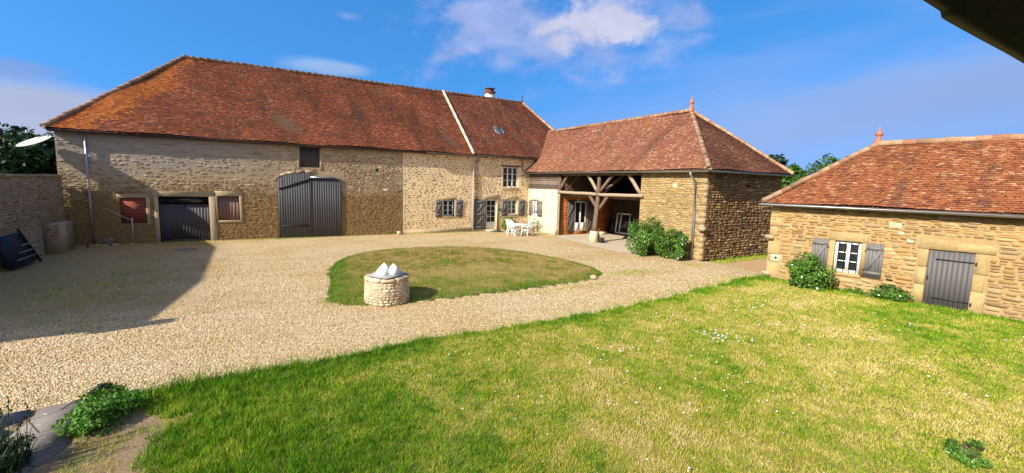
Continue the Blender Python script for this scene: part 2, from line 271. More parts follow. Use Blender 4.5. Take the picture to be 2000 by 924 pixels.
M_BLADE2 = M_BLADE.copy(); M_BLADE2.name = 'dry_island_grass'
_e = [n for n in M_BLADE2.node_tree.nodes if n.type == 'VALTORGB'][0].color_ramp.elements
for _i, _c in enumerate([(.06,.17,.008), (.13,.25,.014), (.20,.21,.028), (.29,.22,.062), (.38,.27,.10), (.50,.38,.17)]): _e[_i].color = (*_c, 1)
# ------------------------------------------------------------------ mesh builder
class MB:
    def __init__(s): s.V = []; s.L = []; s.T = []; s.M = []; s.n = 0
    def add(s, V, faces, m=0):
        V = np.asarray(V, float).reshape(-1, 3)
        for f in faces: s.L.append(np.array(f)+s.n)
        s.T.append(np.array([len(f) for f in faces], int)); s.M.append(np.full(len(faces), m)); s.V.append(V); s.n += len(V)
    def addn(s, V, F, m=0):                         # F: (n,k) array of equal-sized faces
        V = np.asarray(V, float).reshape(-1, 3)
        s.L.append((F+s.n).ravel()); s.T.append(np.full(len(F), F.shape[1])); s.M.append(np.full(len(F), m) if np.isscalar(m) else m); s.V.append(V); s.n += len(V)
    def hexa(s, P, m=0):                            # 8 points: bottom ring 0-3, top ring 4-7
        s.add(P, [(3,2,1,0), (4,5,6,7), (0,1,5,4), (1,2,6,5), (2,3,7,6), (3,0,4,7)], m)
    def box(s, x0, x1, y0, y1, z0, z1, m=0):
        s.hexa([(x0,y0,z0),(x1,y0,z0),(x1,y1,z0),(x0,y1,z0),(x0,y0,z1),(x1,y0,z1),(x1,y1,z1),(x0,y1,z1)], m)
    def beam(s, A, B, w0, h0, seg=1, jit=0, side=None, m=0, w1=None, h1=None):
        A = Vector(A); B = Vector(B); d = (B-A).normalized()
        sd = Vector(side) if side else d.cross(Vector((0, 0, 1)))
        if sd.length < .01: sd = Vector((1, 0, 0))
        sd.normalize(); u = sd.cross(d).normalized(); V = []; w1 = w1 or w0; h1 = h1 or h0
        for i in range(seg+1):
            f = i/seg; c = A.lerp(B, f)+sd*random.uniform(-jit, jit)+u*random.uniform(-jit, jit); a = (w0+(w1-w0)*f)/2*(1+random.uniform(-1, 1)*jit*2); b = (h0+(h1-h0)*f)/2
            V += [c-sd*a-u*b, c+sd*a-u*b, c+sd*a+u*b, c-sd*a+u*b]
        F = [(3,2,1,0), tuple(seg*4+k for k in range(4))]
        for i in range(seg):
            for k in range(4): F.append((i*4+k, i*4+(k+1)%4, i*4+4+(k+1)%4, i*4+4+k))
        s.add([tuple(v) for v in V], F, m)
    def tube(s, pts, r, k=8, m=0, cap=True):
        pts = [Vector(p) for p in pts]; V = []; F = []
        rr = r if isinstance(r, (list, tuple)) else [r]*len(pts)
        for i, p in enumerate(pts):
            d = (pts[min(i+1, len(pts)-1)]-pts[max(i-1, 0)]).normalized()
            a = d.cross(Vector((0, 0, 1)));  a = a if a.length > .05 else Vector((1, 0, 0)); a.normalize(); b = d.cross(a)
            for j in range(k): V.append(tuple(p+(a*math.cos(j/k*math.tau)+b*math.sin(j/k*math.tau))*rr[i]))
        for i in range(len(pts)-1):
            for j in range(k): F.append((i*k+j, i*k+(j+1)%k, i*k+k+(j+1)%k, i*k+k+j))
        if cap: F += [tuple(range(k))[::-1], tuple((len(pts)-1)*k+j for j in range(k))]
        s.add(V, F, m)
    def lathe(s, c, prof, k=20, m=0):
        V = []; F = []
        for r, z in prof:
            for j in range(k): V.append((c[0]+r*math.cos(j/k*math.tau), c[1]+r*math.sin(j/k*math.tau), c[2]+z))
        for i in range(len(prof)-1):
            for j in range(k): F.append((i*k+j, i*k+(j+1)%k, i*k+k+(j+1)%k, i*k+k+j))
        F += [tuple(range(k))[::-1], tuple((len(prof)-1)*k+j for j in range(k))]
        s.add(V, F, m)
    def build(s, name, mats, parent=None, smooth=False):
        me = bpy.data.meshes.new(name); V = np.concatenate(s.V)
        if parent is not None: V = V - np.array(root_loc(parent))
        Lp = np.concatenate([x.ravel() for x in s.L]).astype(np.int32); T = np.concatenate(s.T).astype(np.int32); M = np.concatenate(s.M).astype(np.int32)
        me.vertices.add(len(V)); me.vertices.foreach_set('co', V.astype(np.float32).ravel())
        me.loops.add(len(Lp)); me.loops.foreach_set('vertex_index', Lp)
        me.polygons.add(len(T)); st = np.concatenate([[0], np.cumsum(T)[:-1]]).astype(np.int32)
        me.polygons.foreach_set('loop_start', st); me.polygons.foreach_set('loop_total', T); me.polygons.foreach_set('material_index', M)
        if smooth: me.polygons.foreach_set('use_smooth', np.ones(len(T), bool))
        for mm in (mats if isinstance(mats, (list, tuple)) else [mats]): me.materials.append(mm)
        me.update(calc_edges=True)
        o = bpy.data.objects.new(name, me); COL.objects.link(o)
        if parent is not None: o.parent = parent
        return o
def root_loc(o):
    l = Vector((0, 0, 0))
    while o is not None: l += o.location; o = o.parent
    return l
def tag(o, label=None, cat=None, group=None, kind=None):
    for k, v in (('label', label), ('category', cat), ('group', group), ('kind', kind)):
        if v: o[k] = v
    return o
def thing(name, loc, label, cat, group=None):
    o = bpy.data.objects.new(name, None); COL.objects.link(o); o.location = loc; o.empty_display_size = .2
    return tag(o, label, cat, group)
def copy_tree(o, parent=None):
    c = o.copy(); COL.objects.link(c); c.parent = parent
    for ch in list(o.children): copy_tree(ch, c)
    return c

class Frame:                                        # wall coordinates: u along, v up, o outward
    def __init__(s, org, U, N): s.o = np.array(org, float); s.U = np.array(U, float); s.N = np.array(N, float); s.Z = np.array((0, 0, 1.)); s.flip = np.dot(np.cross(s.U, s.Z), s.N) < 0
    def p(s, u, v, o=0): return s.o + s.U*u + s.Z*v + s.N*o
    def pn(s, A): A = np.asarray(A, float); return s.o + A[..., 0:1]*s.U + A[..., 1:2]*s.Z + A[..., 2:3]*s.N
    def box(s, mb, u0, u1, v0, v1, o0, o1, m=0):
        P = [s.p(u0,v0,o0), s.p(u1,v0,o0), s.p(u1,v0,o1), s.p(u0,v0,o1), s.p(u0,v1,o0), s.p(u1,v1,o0), s.p(u1,v1,o1), s.p(u0,v1,o1)]
        mb.hexa([P[k] for k in ((3,2,1,0,7,6,5,4) if not s.flip else (0,1,2,3,4,5,6,7))], m)
    def beam(s, mb, a, b, w, h, m=0): mb.beam(s.p(*a), s.p(*b), w, h, side=tuple(s.N), m=m)

def wall_sheet(mb, F, u0, u1, v0, v1, holes, depth=.28, m=0):
    us = sorted({u0, u1, *[x for h in holes for x in h[:2] if u0 < x < u1]}); vs = sorted({v0, v1, *[x for h in holes for x in h[2:4] if v0 < x < v1]})
    for a, b in zip(us, us[1:]):
        for c, d in zip(vs, vs[1:]):
            mu, mv = (a+b)/2, (c+d)/2
            if any(h[0] < mu < h[1] and h[2] < mv < h[3] for h in holes): continue
            mb.add([F.p(a,c), F.p(b,c), F.p(b,d), F.p(a,d)], [(0,1,2,3) if not F.flip else (3,2,1,0)], m)
    for h in holes:
        a, b, c, d = h[:4]; dp = h[4] if len(h) > 4 else depth
        for q in ([(a,c,0),(a,d,0),(a,d,-dp),(a,c,-dp)], [(b,c,0),(b,d,0),(b,d,-dp),(b,c,-dp)], [(a,d,0),(b,d,0),(b,d,-dp),(a,d,-dp)], [(a,c,0),(b,c,0),(b,c,-dp),(a,c,-dp)], [(a,c,-dp),(b,c,-dp),(b,d,-dp),(a,d,-dp)]):
            mb.add([F.p(*x) for x in q], [(0,1,2,3)], m)

def stones(mb, F, u0, u1, v0, v1, holes, hh=(.06,.14), ww=(.14,.45), gap=.016, dep=(.012,.04), m=1, prob=None, wob=.02):
    C = []
    v = v0
    ph = rng.uniform(0, 6.28, 3)
    while v < v1-.02:
        h = min(rng.uniform(*hh), v1-v)
        iv = [(u0, u1)]
        for q in holes:
            if q[2] < v+h-.015 and q[3] > v+.015:
                iv = [z for a, b in iv for z in ((a, min(b, q[0])), (max(a, q[1]), b)) if z[1]-z[0] > .03]
        for a, b in iv:
            u = a
            while u < b-.02:
                wd = rng.uniform(*ww) * (0.6+.4*h/hh[1])
                if b-u-wd < ww[0]*.6: wd = b-u
                wd = min(wd, b-u)
                parts = [(v, h)]
                if h > .6*hh[1] and rng.random() < .28:
                    s_ = rng.uniform(.38, .62)*h; parts = [(v, s_), (v+s_, h-s_)]
                for vv, h2 in parts:
                    g = gap*rng.uniform(.5, 1.6)
                    if prob is None or rng.random() < prob(u+wd/2, vv):
                        C.append((u+wd/2, vv+h2/2, max(.012, wd/2-g/2), max(.009, h2/2-g/2)))
                u += wd
        v += h
    if not C: return
    C = np.array(C); n = len(C)
    C[:, 1] += wob*np.sin(C[:, 0]*1.9+ph[0])*np.sin(C[:, 1]*1.3+ph[1]) + wob*.5*np.sin(C[:, 0]*5.3+ph[2]+C[:, 1]*2)
    a, b = C[:, 2], C[:, 3]; ch = np.minimum(np.minimum(a, b)*.55, .05)
    sg = np.array([(1,-1,1),(1,-1,0),(1,1,0),(1,1,1),(-1,1,1),(-1,1,0),(-1,-1,0),(-1,-1,1)])   # sx, sy, which side is cut
    P = np.zeros((n, 8, 2))
    for k, (sx, sy, cu) in enumerate(sg):
        P[:, k, 0] = sx*(a - (ch if cu else 0)); P[:, k, 1] = sy*(b - (0 if cu else ch))
    P *= 1+rng.uniform(-.14, .06, (n, 8, 1)); P[:, :, 1] *= 1+rng.uniform(-.12, .05, (n, 8))
    tilt = rng.uniform(-.04, .04, n); P[:, :, 1] += P[:, :, 0]*tilt[:, None]
    d = rng.uniform(dep[0], dep[1], n)
    back = np.concatenate([P + C[:, None, :2], np.full((n, 8, 1), -.01)], 2)
    ins = 1-np.minimum(.012/np.maximum(np.minimum(a, b), .012), .35)
    fr = np.concatenate([P*ins[:, None, None] + C[:, None, :2], np.repeat(d[:, None, None], 8, 1)+rng.uniform(-.006, .006, (n, 8, 1))], 2)
    V = F.pn(np.concatenate([back, fr], 1)).reshape(-1, 3)
    base = (np.arange(n)*16)[:, None]
    k = np.arange(8); q = np.stack([k, (k+1) % 8, (k+1) % 8+8, k+8], 1)
    mb.addn(V, (base[:, :, None]+q[None]).reshape(-1, 4), m)
    n0 = mb.n; mb.L.append(((base+8+k[None])+n0-len(V)).ravel()); mb.T.append(np.full(n, 8)); mb.M.append(np.full(n, m))

def ashlar(mb, F, u0, u1, v0, v1, o0=-.05, o1=.045, m=2):   # one dressed block with worn corners
    c = .012
    j = lambda: random.uniform(-.012, .012)
    V = []
    for (o, e) in ((o0, 0), (o1-.012, 0), (o1, c)):
        V += [F.p(u0+e+j(), v0+e+j(), o), F.p(u1-e+j(), v0+e+j(), o), F.p(u1-e+j(), v1-e+j(), o), F.p(u0+e+j(), v1-e+j(), o)]
    Fc = [(8,9,10,11)]
    for r in (0, 4):
        for k in range(4): Fc.append((r+k, r+(k+1)%4, r+4+(k+1)%4, r+4+k))
    mb.add(V, Fc, m)

def tiles(mb, P0, U, Sv, L, SL, inside, m=0, w=.14, e=.092, sag=.05, u_off=0):
    P0, U, Sv = (np.array(x, float) for x in (P0, U, Sv)); N = np.cross(U, Sv); N /= np.linalg.norm(N)
    if N[2] < 0: N = -N
    nc = int(SL/e)+1; nu = int(L/w)+2
    i, k = np.meshgrid(np.arange(nc), np.arange(nu), indexing='ij'); i = i.ravel(); k = k.ravel()
    off = rng.uniform(-.02, .02, nc)
    u0 = (k-1)*w + (i % 2)*w/2 + off[i] + rng.uniform(-.006, .006, len(i)); s0 = i*e + rng.uniform(-.012, .012, len(i))
    ok = inside(u0+w/2, s0+e/2); u0, s0 = u0[ok], s0[ok]; n = len(u0)
    s0 = s0 + .012*np.sin(u0*1.1+s0*.5)
    h = lambda u, s: sag*np.sin(u*.55+P0[0]+1)*np.sin(s*.75+.4)+sag*.6*np.sin(u*1.37+s*.9+P0[1])
    wj = w-.004-rng.uniform(0, .008, n); e1 = e+.03; lift = .030+rng.uniform(0, .012, n); lift2 = lift+rng.uniform(-.004, .004, n); s0b = s0+rng.uniform(-.006, .006, n)
    def pt(u, s, o): return P0 + u[:, None]*U + s[:, None]*Sv + (o+h(u, s))[:, None]*N
    V = np.stack([pt(u0, s0, lift), pt(u0+wj, s0b, lift2), pt(u0+wj, s0+e1, .004+0*u0), pt(u0, s0+e1, .004+0*u0), pt(u0, s0+.004, lift-.022), pt(u0+wj, s0b+.004, lift2-.022)], 1).reshape(-1, 3)
    b = (np.arange(n)*6)[:, None]
    F = np.concatenate([(b+np.array([[0,1,2,3]])), (b+np.array([[4,5,1,0]]))])
    mm = m(u0, s0) if callable(m) else np.full(n, m)
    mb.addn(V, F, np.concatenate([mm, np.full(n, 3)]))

def caps(mb, A, B, r=.13, ln=.36, m=0, lift=-.005):
    A = np.array(A, float); B = np.array(B, float); d = B-A; LL = np.linalg.norm(d); d /= LL
    a = np.cross(d, (0, 0, 1)); a /= np.linalg.norm(a); u = np.cross(a, d); n = max(1, int(round(LL/ln))); K = 9
    for i in range(n):
        rr = r*random.uniform(.95, 1.05); V = []
        j = random.uniform(-.012, .012)
        for q, (f, rad) in enumerate(((i/n, rr*1.12), ((i+1)/n+.02/LL, rr*.94))):
            for t_ in range(K):
                an = math.pi*(-.2+1.4*t_/(K-1)); V.append(A+d*LL*f+a*math.cos(an)*rad+u*(math.sin(an)*rad*.85+lift+j))
        F = [(t_, t_+1, K+t_+1, K+t_) for t_ in range(K-1)] + [tuple(range(K))]
        mb.add(V, F, m)
def gutter(mb, A, B, r=.075, m=0):
    A = np.array(A, float); B = np.array(B, float); d = (B-A)/np.linalg.norm(B-A); a = np.cross(d, (0, 0, 1)); V = []
    ang = [math.pi+math.pi*i/8 for i in range(9)]
    for P in (A, B):
        for rr in (r, r-.008):
            for an in ang: V.append(P+a*math.cos(an)*rr+np.array((0, 0, 1))*math.sin(an)*rr)
    F = []
    for o in (0, 9):
        for i in range(8): F.append((o+i, o+i+1, 18+o+i+1, 18+o+i))
    for i in (0, 8): F.append((i, 9+i, 27+i, 18+i))
    F += [tuple(range(9))+tuple(range(17, 8, -1)), tuple(range(18, 27))+tuple(range(35, 26, -1))]
    F += [tuple(range(0, 9))[::-1], tuple(range(18, 27))]
    mb.add(V, F, m)
def slab_poly(mb, pts, m=0): mb.add(pts, [tuple(range(len(pts)))], m)

def window(F, root, u0, u1, v0, v1, o=-.12, casements=2, rows=3, cols=1, kick=0, name='window', mf=None):
    mb = MB(); fr = .045
    for a in ((u0, u0+fr, v0, v1), (u1-fr, u1, v0, v1), (u0+fr, u1-fr, v1-fr, v1), (u0+fr, u1-fr, v0, v0+fr)): F.box(mb, *a, o-.06, o)
    cw = (u1-u0-2*fr)/casements
    for c in range(casements):
        a = u0+fr+c*cw; b = a+cw; st = .045
        for q in ((a, a+st, v0+fr, v1-fr), (b-st, b, v0+fr, v1-fr), (a+st, b-st, v1-fr-st, v1-fr), (a+st, b-st, v0+fr, v0+fr+st+kick)): F.box(mb, *q, o-.05, o+.012)
        gz0 = v0+fr+st+kick; gz1 = v1-fr-st
        for r in range(1, rows): z = gz0+(gz1-gz0)*r/rows; F.box(mb, a+st, b-st, z-.014, z+.014, o-.04, o+.004)
        for k in range(1, cols): x = a+st+(b-a-2*st)*k/cols; F.box(mb, x-.014, x+.014, gz0, gz1, o-.041, o+.003)
    wn = mb.build(name, mf or M_WHITE, root)
    g = MB(); g.add([F.p(u0+fr, v0+fr, o-.035), F.p(u1-fr, v0+fr, o-.035), F.p(u1-fr, v1-fr, o-.035), F.p(u0+fr, v1-fr, o-.035)], [(0,1,2,3)]); g.build('pane', M_GLASS, wn)
    return wn
def shutter(F, root, u0, u1, v0, v1, material, diag=1, o=.02, name='shutter', boards=None, hinge=None, braces=True):
    mb = MB(); n = boards or max(3, int((u1-u0)/.13))
    for i in range(n):
        a = u0+(u1-u0)*i/n; b = u0+(u1-u0)*(i+1)/n; F.box(mb, a+.003, b-.003, v0, v1, o, o+.03+random.uniform(-.002, .002))
    h = v1-v0
    if braces:
        za, zb = v0+.14*h, v1-.14*h
        for z in (za, zb): F.box(mb, u0+.02, u1-.02, z-.05, z+.05, o+.032, o+.056)
        x0, x1 = (u0+.06, u1-.06) if diag > 0 else (u1-.06, u0+.06)
        F.beam(mb, (x0, za+.05, o+.044), (x1, zb-.05, o+.044), .022, .085)
    s_ = mb.build(name, material, root)
    if hinge is not None:
        for z in hinge:
            hb = MB(); F.box(hb, u0+.06, u1+.02, z-.02, z+.02, o+.033, o+.045); hb.build('strap_hinge', M_IRON, s_)
    return s_

# ------------------------------------------------------------------ noise for scattering
def vnoise(x, y, sc, seed=0, octv=3):
    out = np.zeros_like(x); amp = 1; tot = 0
    for o in range(octv):
        g = np.random.default_rng(seed+o*17).random((64, 64)); X = x*sc*2**o+100; Y = y*sc*2**o+100
        xi = np.floor(X).astype(int); yi = np.floor(Y).astype(int); fx = X-xi; fy = Y-yi; fx = fx*fx*(3-2*fx); fy = fy*fy*(3-2*fy)
        G = lambda a, b: g[a % 64, b % 64]
        out += amp*((G(xi,yi)*(1-fx)+G(xi+1,yi)*fx)*(1-fy)+(G(xi,yi+1)*(1-fx)+G(xi+1,yi+1)*fx)*fy); tot += amp; amp *= .5
    return out/tot

# ------------------------------------------------------------------ ground
mb = MB(); slab_poly(mb, [(-900,-900,-.03),(900,-900,-.03),(900,900,-.03),(-900,900,-.03)]); tag(mb.build('ground', M_MEADOW), kind='structure')
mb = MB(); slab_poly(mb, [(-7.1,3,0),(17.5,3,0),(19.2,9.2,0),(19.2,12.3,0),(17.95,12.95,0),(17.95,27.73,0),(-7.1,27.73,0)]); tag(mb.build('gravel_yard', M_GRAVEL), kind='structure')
CA = .0911; CO = np.array((17.137, 9.479, 0)); CDIR = np.array((math.sin(CA), -math.cos(CA), 0)); CN = np.array((-math.cos(CA), -math.sin(CA), 0))
EX = np.array([-3, -1.7, -.7, .8, 2.8, 5.2, 8.5, 11, 13.8, 15.9, 17.3]); EY = np.array([8.2, 8.3, 8.43, 8.42, 8.6, 8.63, 8.64, 8.85, 9.23, 9.66, 9.5])
def edge(x): return np.interp(x, EX, EY)
def cot_u(x, y): return (x-CO[0])*CN[0]+(y-CO[1])*CN[1]
xs = np.linspace(-1.55, 17.2, 60)
top = [(x, float(edge(x))+.06*math.sin(x*3.1)+.05*math.sin(x*7.7), .006) for x in xs]
mb = MB(); slab_poly(mb, top+[tuple(CO+CDIR*10+np.array((0,0,.006))), (18.1,-6,.006), (-1.0,-6,.006), (-1.0,6.0,.006), (-1.02,7.1,.006), (-1.3,7.6,.006), (-1.55,8.1,.006)]); tag(mb.build('lawn', M_LAWNG), kind='structure')
ISL = np.array([(2.76,17.99),(2.45,16.6),(2.3,15.2),(1.98,13.6),(1.85,12.65),(2.3,11.95),(3.3,11.7),(5,11.65),(7.03,11.67),(9,11.78),(10.35,11.91),(11.4,12.35),(11.85,13.1),(12.05,14.3),(11.95,15.5),(11.7,17.4),(11.1,19.0),(10.0,20.4),(8.41,21.16),(6.2,21.25),(4.6,20.7),(3.4,19.5)])
def smooth_closed(P, n=4):
    for _ in range(n-2): P = np.concatenate([P*.75+np.roll(P, -1, 0)*.25, P*.25+np.roll(P, -1, 0)*.75], 1).reshape(-1, 2)
    return P
ISP = smooth_closed(ISL, 4); IC = ISP.mean(0)
def inpoly(x, y, P):
    c = np.zeros(x.shape, bool); j = len(P)-1
    for i in range(len(P)):
        xi, yi = P[i]; xj, yj = P[j]
        c ^= ((yi > y) != (yj > y)) & (x < (xj-xi)*(y-yi)/(yj-yi+1e-12)+xi); j = i
    return c
mb = MB(); rings = [1, .97, .8, .5, .2]; hz = [.004, .07, .13, .19, .22]; V = []; n = len(ISP)
for r_, h_ in zip(rings, hz): V += [(IC[0]+(p_[0]-IC[0])*r_, IC[1]+(p_[1]-IC[1])*r_, h_) for p_ in ISP]
Fc = [(a*n+i, a*n+(i+1) % n, (a+1)*n+(i+1) % n, (a+1)*n+i) for a in range(4) for i in range(n)]+[tuple(4*n+i for i in range(n))]
mb.add(V, Fc); tag(mb.build('grass_island', M_LAWNG, smooth=True), kind='structure')
mb = MB(); slab_poly(mb, [(16.45,16.0,.01),(22.8,13.1,.01),(22.8,23.95,.01),(17.95,24.0,.01),(17.5,23.6,.01),(17.0,22.2,.01),(16.75,20.6,.01),(16.5,18.8,.01),(16.3,17.2,.01)]); tag(mb.build('concrete_floor', M_SLAB), kind='structure')
mb = MB(); slab_poly(mb, [(17.8,9.7,.004),(24.8,9.7,.004),(32,14,.004),(32,24,.004),(24.5,24,.004),(24.4,12.8,.004),(18.2,12.6,.004)]); tag(mb.build('dirt_path', M_DIRT), kind='structure')
mb = MB(); pts = [(-3.6,8.35),(-2.9,8.44),(-2.3,8.47),(-2.0,8.44),(-1.75,8.3),(-1.0,7.9),(-.95,6.9),(-1.3,5.0),(-4.4,4.4),(-4.6,7.5)]
slab_poly(mb, [(*p_, .003) for p_ in pts]); tag(mb.build('soil_bed', M_SOIL), kind='structure')
# broken concrete paving, left corner
def plate(mb, P, z0, z1):
    n = len(P); V = [(x, y, z0) for x, y in P]+[(x, y, z1) for x, y in P]; mb.add(V, [tuple(range(n))[::-1], tuple(n+i for i in range(n))]+[(i, (i+1) % n, n+(i+1) % n, n+i) for i in range(n)])
mb = MB()
plate(mb, [(-2.58,8.42),(-2.31,8.44),(-2.28,8.48),(-2.05,8.47),(-1.84,8.32),(-1.88,8.02),(-1.93,7.66),(-2.01,7.34),(-1.98,7.12),(-2.06,6.86),(-2.2,6.66),(-2.24,6.3),(-2.62,6.1),(-2.70,6.6),(-2.64,7.05),(-2.67,7.5),(-2.58,8.0)], -.02, .022)
plate(mb, [(-3.6,8.30),(-3.0,8.38),(-2.68,8.40),(-2.64,8.2),(-2.73,8.05),(-2.84,7.92),(-2.70,7.80),(-2.73,7.5),(-2.76,7.0),(-2.82,6.6),(-2.75,6.1),(-3.6,5.9)], -.02, .035)
plate(mb, [(-2.78,7.93),(-2.68,7.98),(-2.65,8.05),(-2.71,8.0)], -.02, .02)
tag(mb.build('concrete_paving', M_CONC), kind='structure')

# ------------------------------------------------------------------ stone barn
YB = 27.73; FB = Frame((0, YB, 0), (1,0,0), (0,-1,0)); EZ = 5.25; EY_ = 27.43; RY = 32.9; RZ = 10.15
barn = thing('stone_barn', (3, 30, 0), 'long stone barn with huge brown tiled roof, slate grey arched double door and garage door', 'barn')
XL, XS = -7.23, 13.30
garage = (-3.74, -1.66, 0, 2.28); bdoor = (1.5, 4.8, 0, 3.2); hatch = (2.63, 3.68, 3.96, 5.1); brickw = (-5.18, -4.2, .96, 2.2); pinkw = (-1.28, -.31, 1.04, 2.31); w1 = (11.2, 12.0, 1.08, 2.2); hole = (6.82, 7.02, 3.85, 4.02)
HO = [(*garage,.3), (*bdoor,.3), (*hatch,.14), (*brickw,.08), (*pinkw,.14), (*w1,.26), (*hole,.3)]
mb = MB(); wall_sheet(mb, FB, XL, XS, -.05, EZ+.15, HO)
mb.add([(XL,YB,-.05),(XL,38.3,-.05),(XL,38.3,EZ+.1),(XL,YB,EZ+.1)], [(0,1,2,3)]); mb.add([(XL,38.3,-.05),(XS,38.3,-.05),(XS,38.3,EZ+.1),(XL,38.3,EZ+.1)], [(0,1,2,3)])
LB = [(garage[0]-.2, garage[1]+.3, 2.28, 2.52), (garage[1], garage[1]+.3, 0, 2.28), (garage[0]-.16, garage[0], 0, 2.28), (pinkw[0]-.14, pinkw[1]+.14, 2.31, 2.56), (pinkw[0]-.14, pinkw[0], .9, 2.31), (pinkw[1], pinkw[1]+.14, .9, 2.31), (pinkw[0]-.05, pinkw[1]+.05, .92, 1.04),
      (brickw[0]-.1, brickw[1]+.14, 2.2, 2.36), (brickw[1], brickw[1]+.14, .9, 2.2), (hatch[0]-.13, hatch[0], 3.9, 5.1), (hatch[1], hatch[1]+.13, 3.9, 5.1)]
ARCH = (1.36, 4.9, 3.2, 3.78)
stones(mb, FB, XL, 8.5, 0, EZ, HO+LB+[ARCH], (.05,.13), (.12,.42), .02, (.004,.018), 1, prob=lambda u, v: .45 if (v > 3.1 and u < 2.0) else .93)
stones(mb, FB, 8.5, XS, .25, EZ-.02, [(*w1[:2], w1[2]-.15, w1[3]+.12)]+[(w1[0]-.08, w1[1]+.3, w1[2]-.1, w1[3]+.08)], (.095,.135), (.17,.42), .052, (.004,.014), 2, prob=lambda u, v: .86)
FB.box(mb, 8.5, XS, -.04, .24, 0, .06, 0)
# the house-side part of the barn is pointed with sand-coloured joints: its own sheet just proud of the old wall
wall_sheet(mb, Frame((0, YB-.004, 0), (1,0,0), (0,-1,0)), 8.5, XS, .24, EZ+.15, [(*w1,.26)], m=3)
mb.build('wall', [M_MO_BARN, M_ST_BARN, M_ST_HOUSE, M_MO_HOUSE], barn)
for i, (a, b, c, d) in enumerate(LB):
    q = MB(); ashlar(q, FB, a, b, c, d, o1=.03, m=0); q.build('lintel' if (b-a) > (d-c) and c > 1.5 else ('sill' if (b-a) > (d-c) else 'door_jamb' if c == 0 else 'window_jamb'), M_ASHLAR, barn)
q = MB(); ashlar(q, FB, w1[0]-.12, w1[1]+.14, w1[3], w1[3]+.14, o1=.02, m=0); q.build('lintel', M_ASHLAR, barn)
q = MB(); ashlar(q, FB, w1[0]-.06, w1[1]+.06, w1[2]-.1, w1[2], o1=.05, m=0); q.build('sill', M_ASHLAR, barn)
mb = MB(); n = 16
for i in range(n):
    a = garage[0]+(garage[1]-garage[0])*i/n; FB.box(mb, a+.002, a+(garage[1]-garage[0])/n-.002, .03, 1.86, -.2, -.16+random.uniform(-.003,.003))
FB.box(mb, garage[0], garage[1], .0, .09, -.165, -.14)
gd = mb.build('garage_door', M_SLATE, barn)
mb = MB(); FB.box(mb, garage[0], garage[1], 1.88, 2.28, -.24, -.22); mb.build('pane', M_GLASS, gd)
# arched double barn door
mb = MB(); n = 26; aw = bdoor[1]-bdoor[0]; ac = (bdoor[0]+bdoor[1])/2
def archz(u): return 3.14+.50*math.sqrt(max(0, 1-((u-ac)/(aw/2+.05))**2)) if u < ac+.12 else 3.52-.15*(u-ac)/(aw/2)
for i in range(n):
    a = bdoor[0]+aw*i/n+.002; b = bdoor[0]+aw*(i+1)/n-.002; o = .07+random.uniform(-.002, .002)
    P = [FB.p(a,.02,o), FB.p(b,.02,o), FB.p(b,.02,o-.1), FB.p(a,.02,o-.1), FB.p(a,archz(a),o), FB.p(b,archz(b),o), FB.p(b,archz(b),o-.1), FB.p(a,archz(a),o-.1)]; mb.hexa(P)
bd = mb.build('barn_door', M_SLATE, barn)
mb = MB(); FB.beam(mb, (bdoor[0]+.02, 2.76, .085), (ac+.1, 3.34, .085), .03, .07); mb.build('strap_hinge', M_IRON, bd)
mb = MB(); FB.box(mb, bdoor[0]+.15, ac-.1, .66, .71, .072, .095); mb.build('strap_hinge', M_IRON, bd)
mb = MB(); FB.box(mb, ac, bdoor[1]-.35, 3.38, 3.45, .072, .13); mb.build('door_rail', M_ZINC, bd)
mb = MB(); FB.box(mb, ac-.012, ac+.012, .05, 3.3, .07, .085); mb.build('door_cover_strip', M_SLATE, bd)
mb = MB(); k = 11
for i in range(6):                                 # arch stones over the left leaf
    t0 = math.pi*(1-i/k); t1 = math.pi*(1-(i+1)/k); P = []
    for (o) in (-.05, .03):
        for tt, rr in ((t0, 0), (t1, 0), (t1, .16), (t0, .16)):
            u = ac+math.cos(tt)*(aw/2+.02+rr); v = 3.17+math.sin(tt)*(.48+rr); P.append(FB.p(u, v, o+random.uniform(-.005,.005)))
    mb.hexa(P)
mb.build('door_arch', M_ST_BARN, barn)
shutter(FB, barn, *hatch[:2], hatch[2], hatch[3], M_SLATE, o=-.09, name='loft_hatch', boards=7, braces=False)
q = MB(); FB.box(q, *brickw, -.075, -.03); q.build('brick_infill', M_BRICK, barn)
for a, b in ((pinkw[0]+.01, -.80), (-.79, pinkw[1]-.01)): tag(shutter(FB, barn, a, b, pinkw[2]+.02, pinkw[3]-.02, M_PINK, o=-.11, boards=3, braces=False), 'faded pink wooden shutter with flaking paint')
window(FB, barn, *w1, o=-.14, casements=2, rows=3)
shutter(FB, barn, 10.66, 11.13, 1.04, 2.18, M_GREY, 1); shutter(FB, barn, 12.1, 12.62, 1.04, 2.18, M_GREY, 1)
mb = MB(); ashlar(mb, FB, 7.28, 7.66, 2.70, 2.84, o1=.02, m=0); tag(mb.build('wall_block', M_PALE, barn), 'single whitish block in the brown wall')
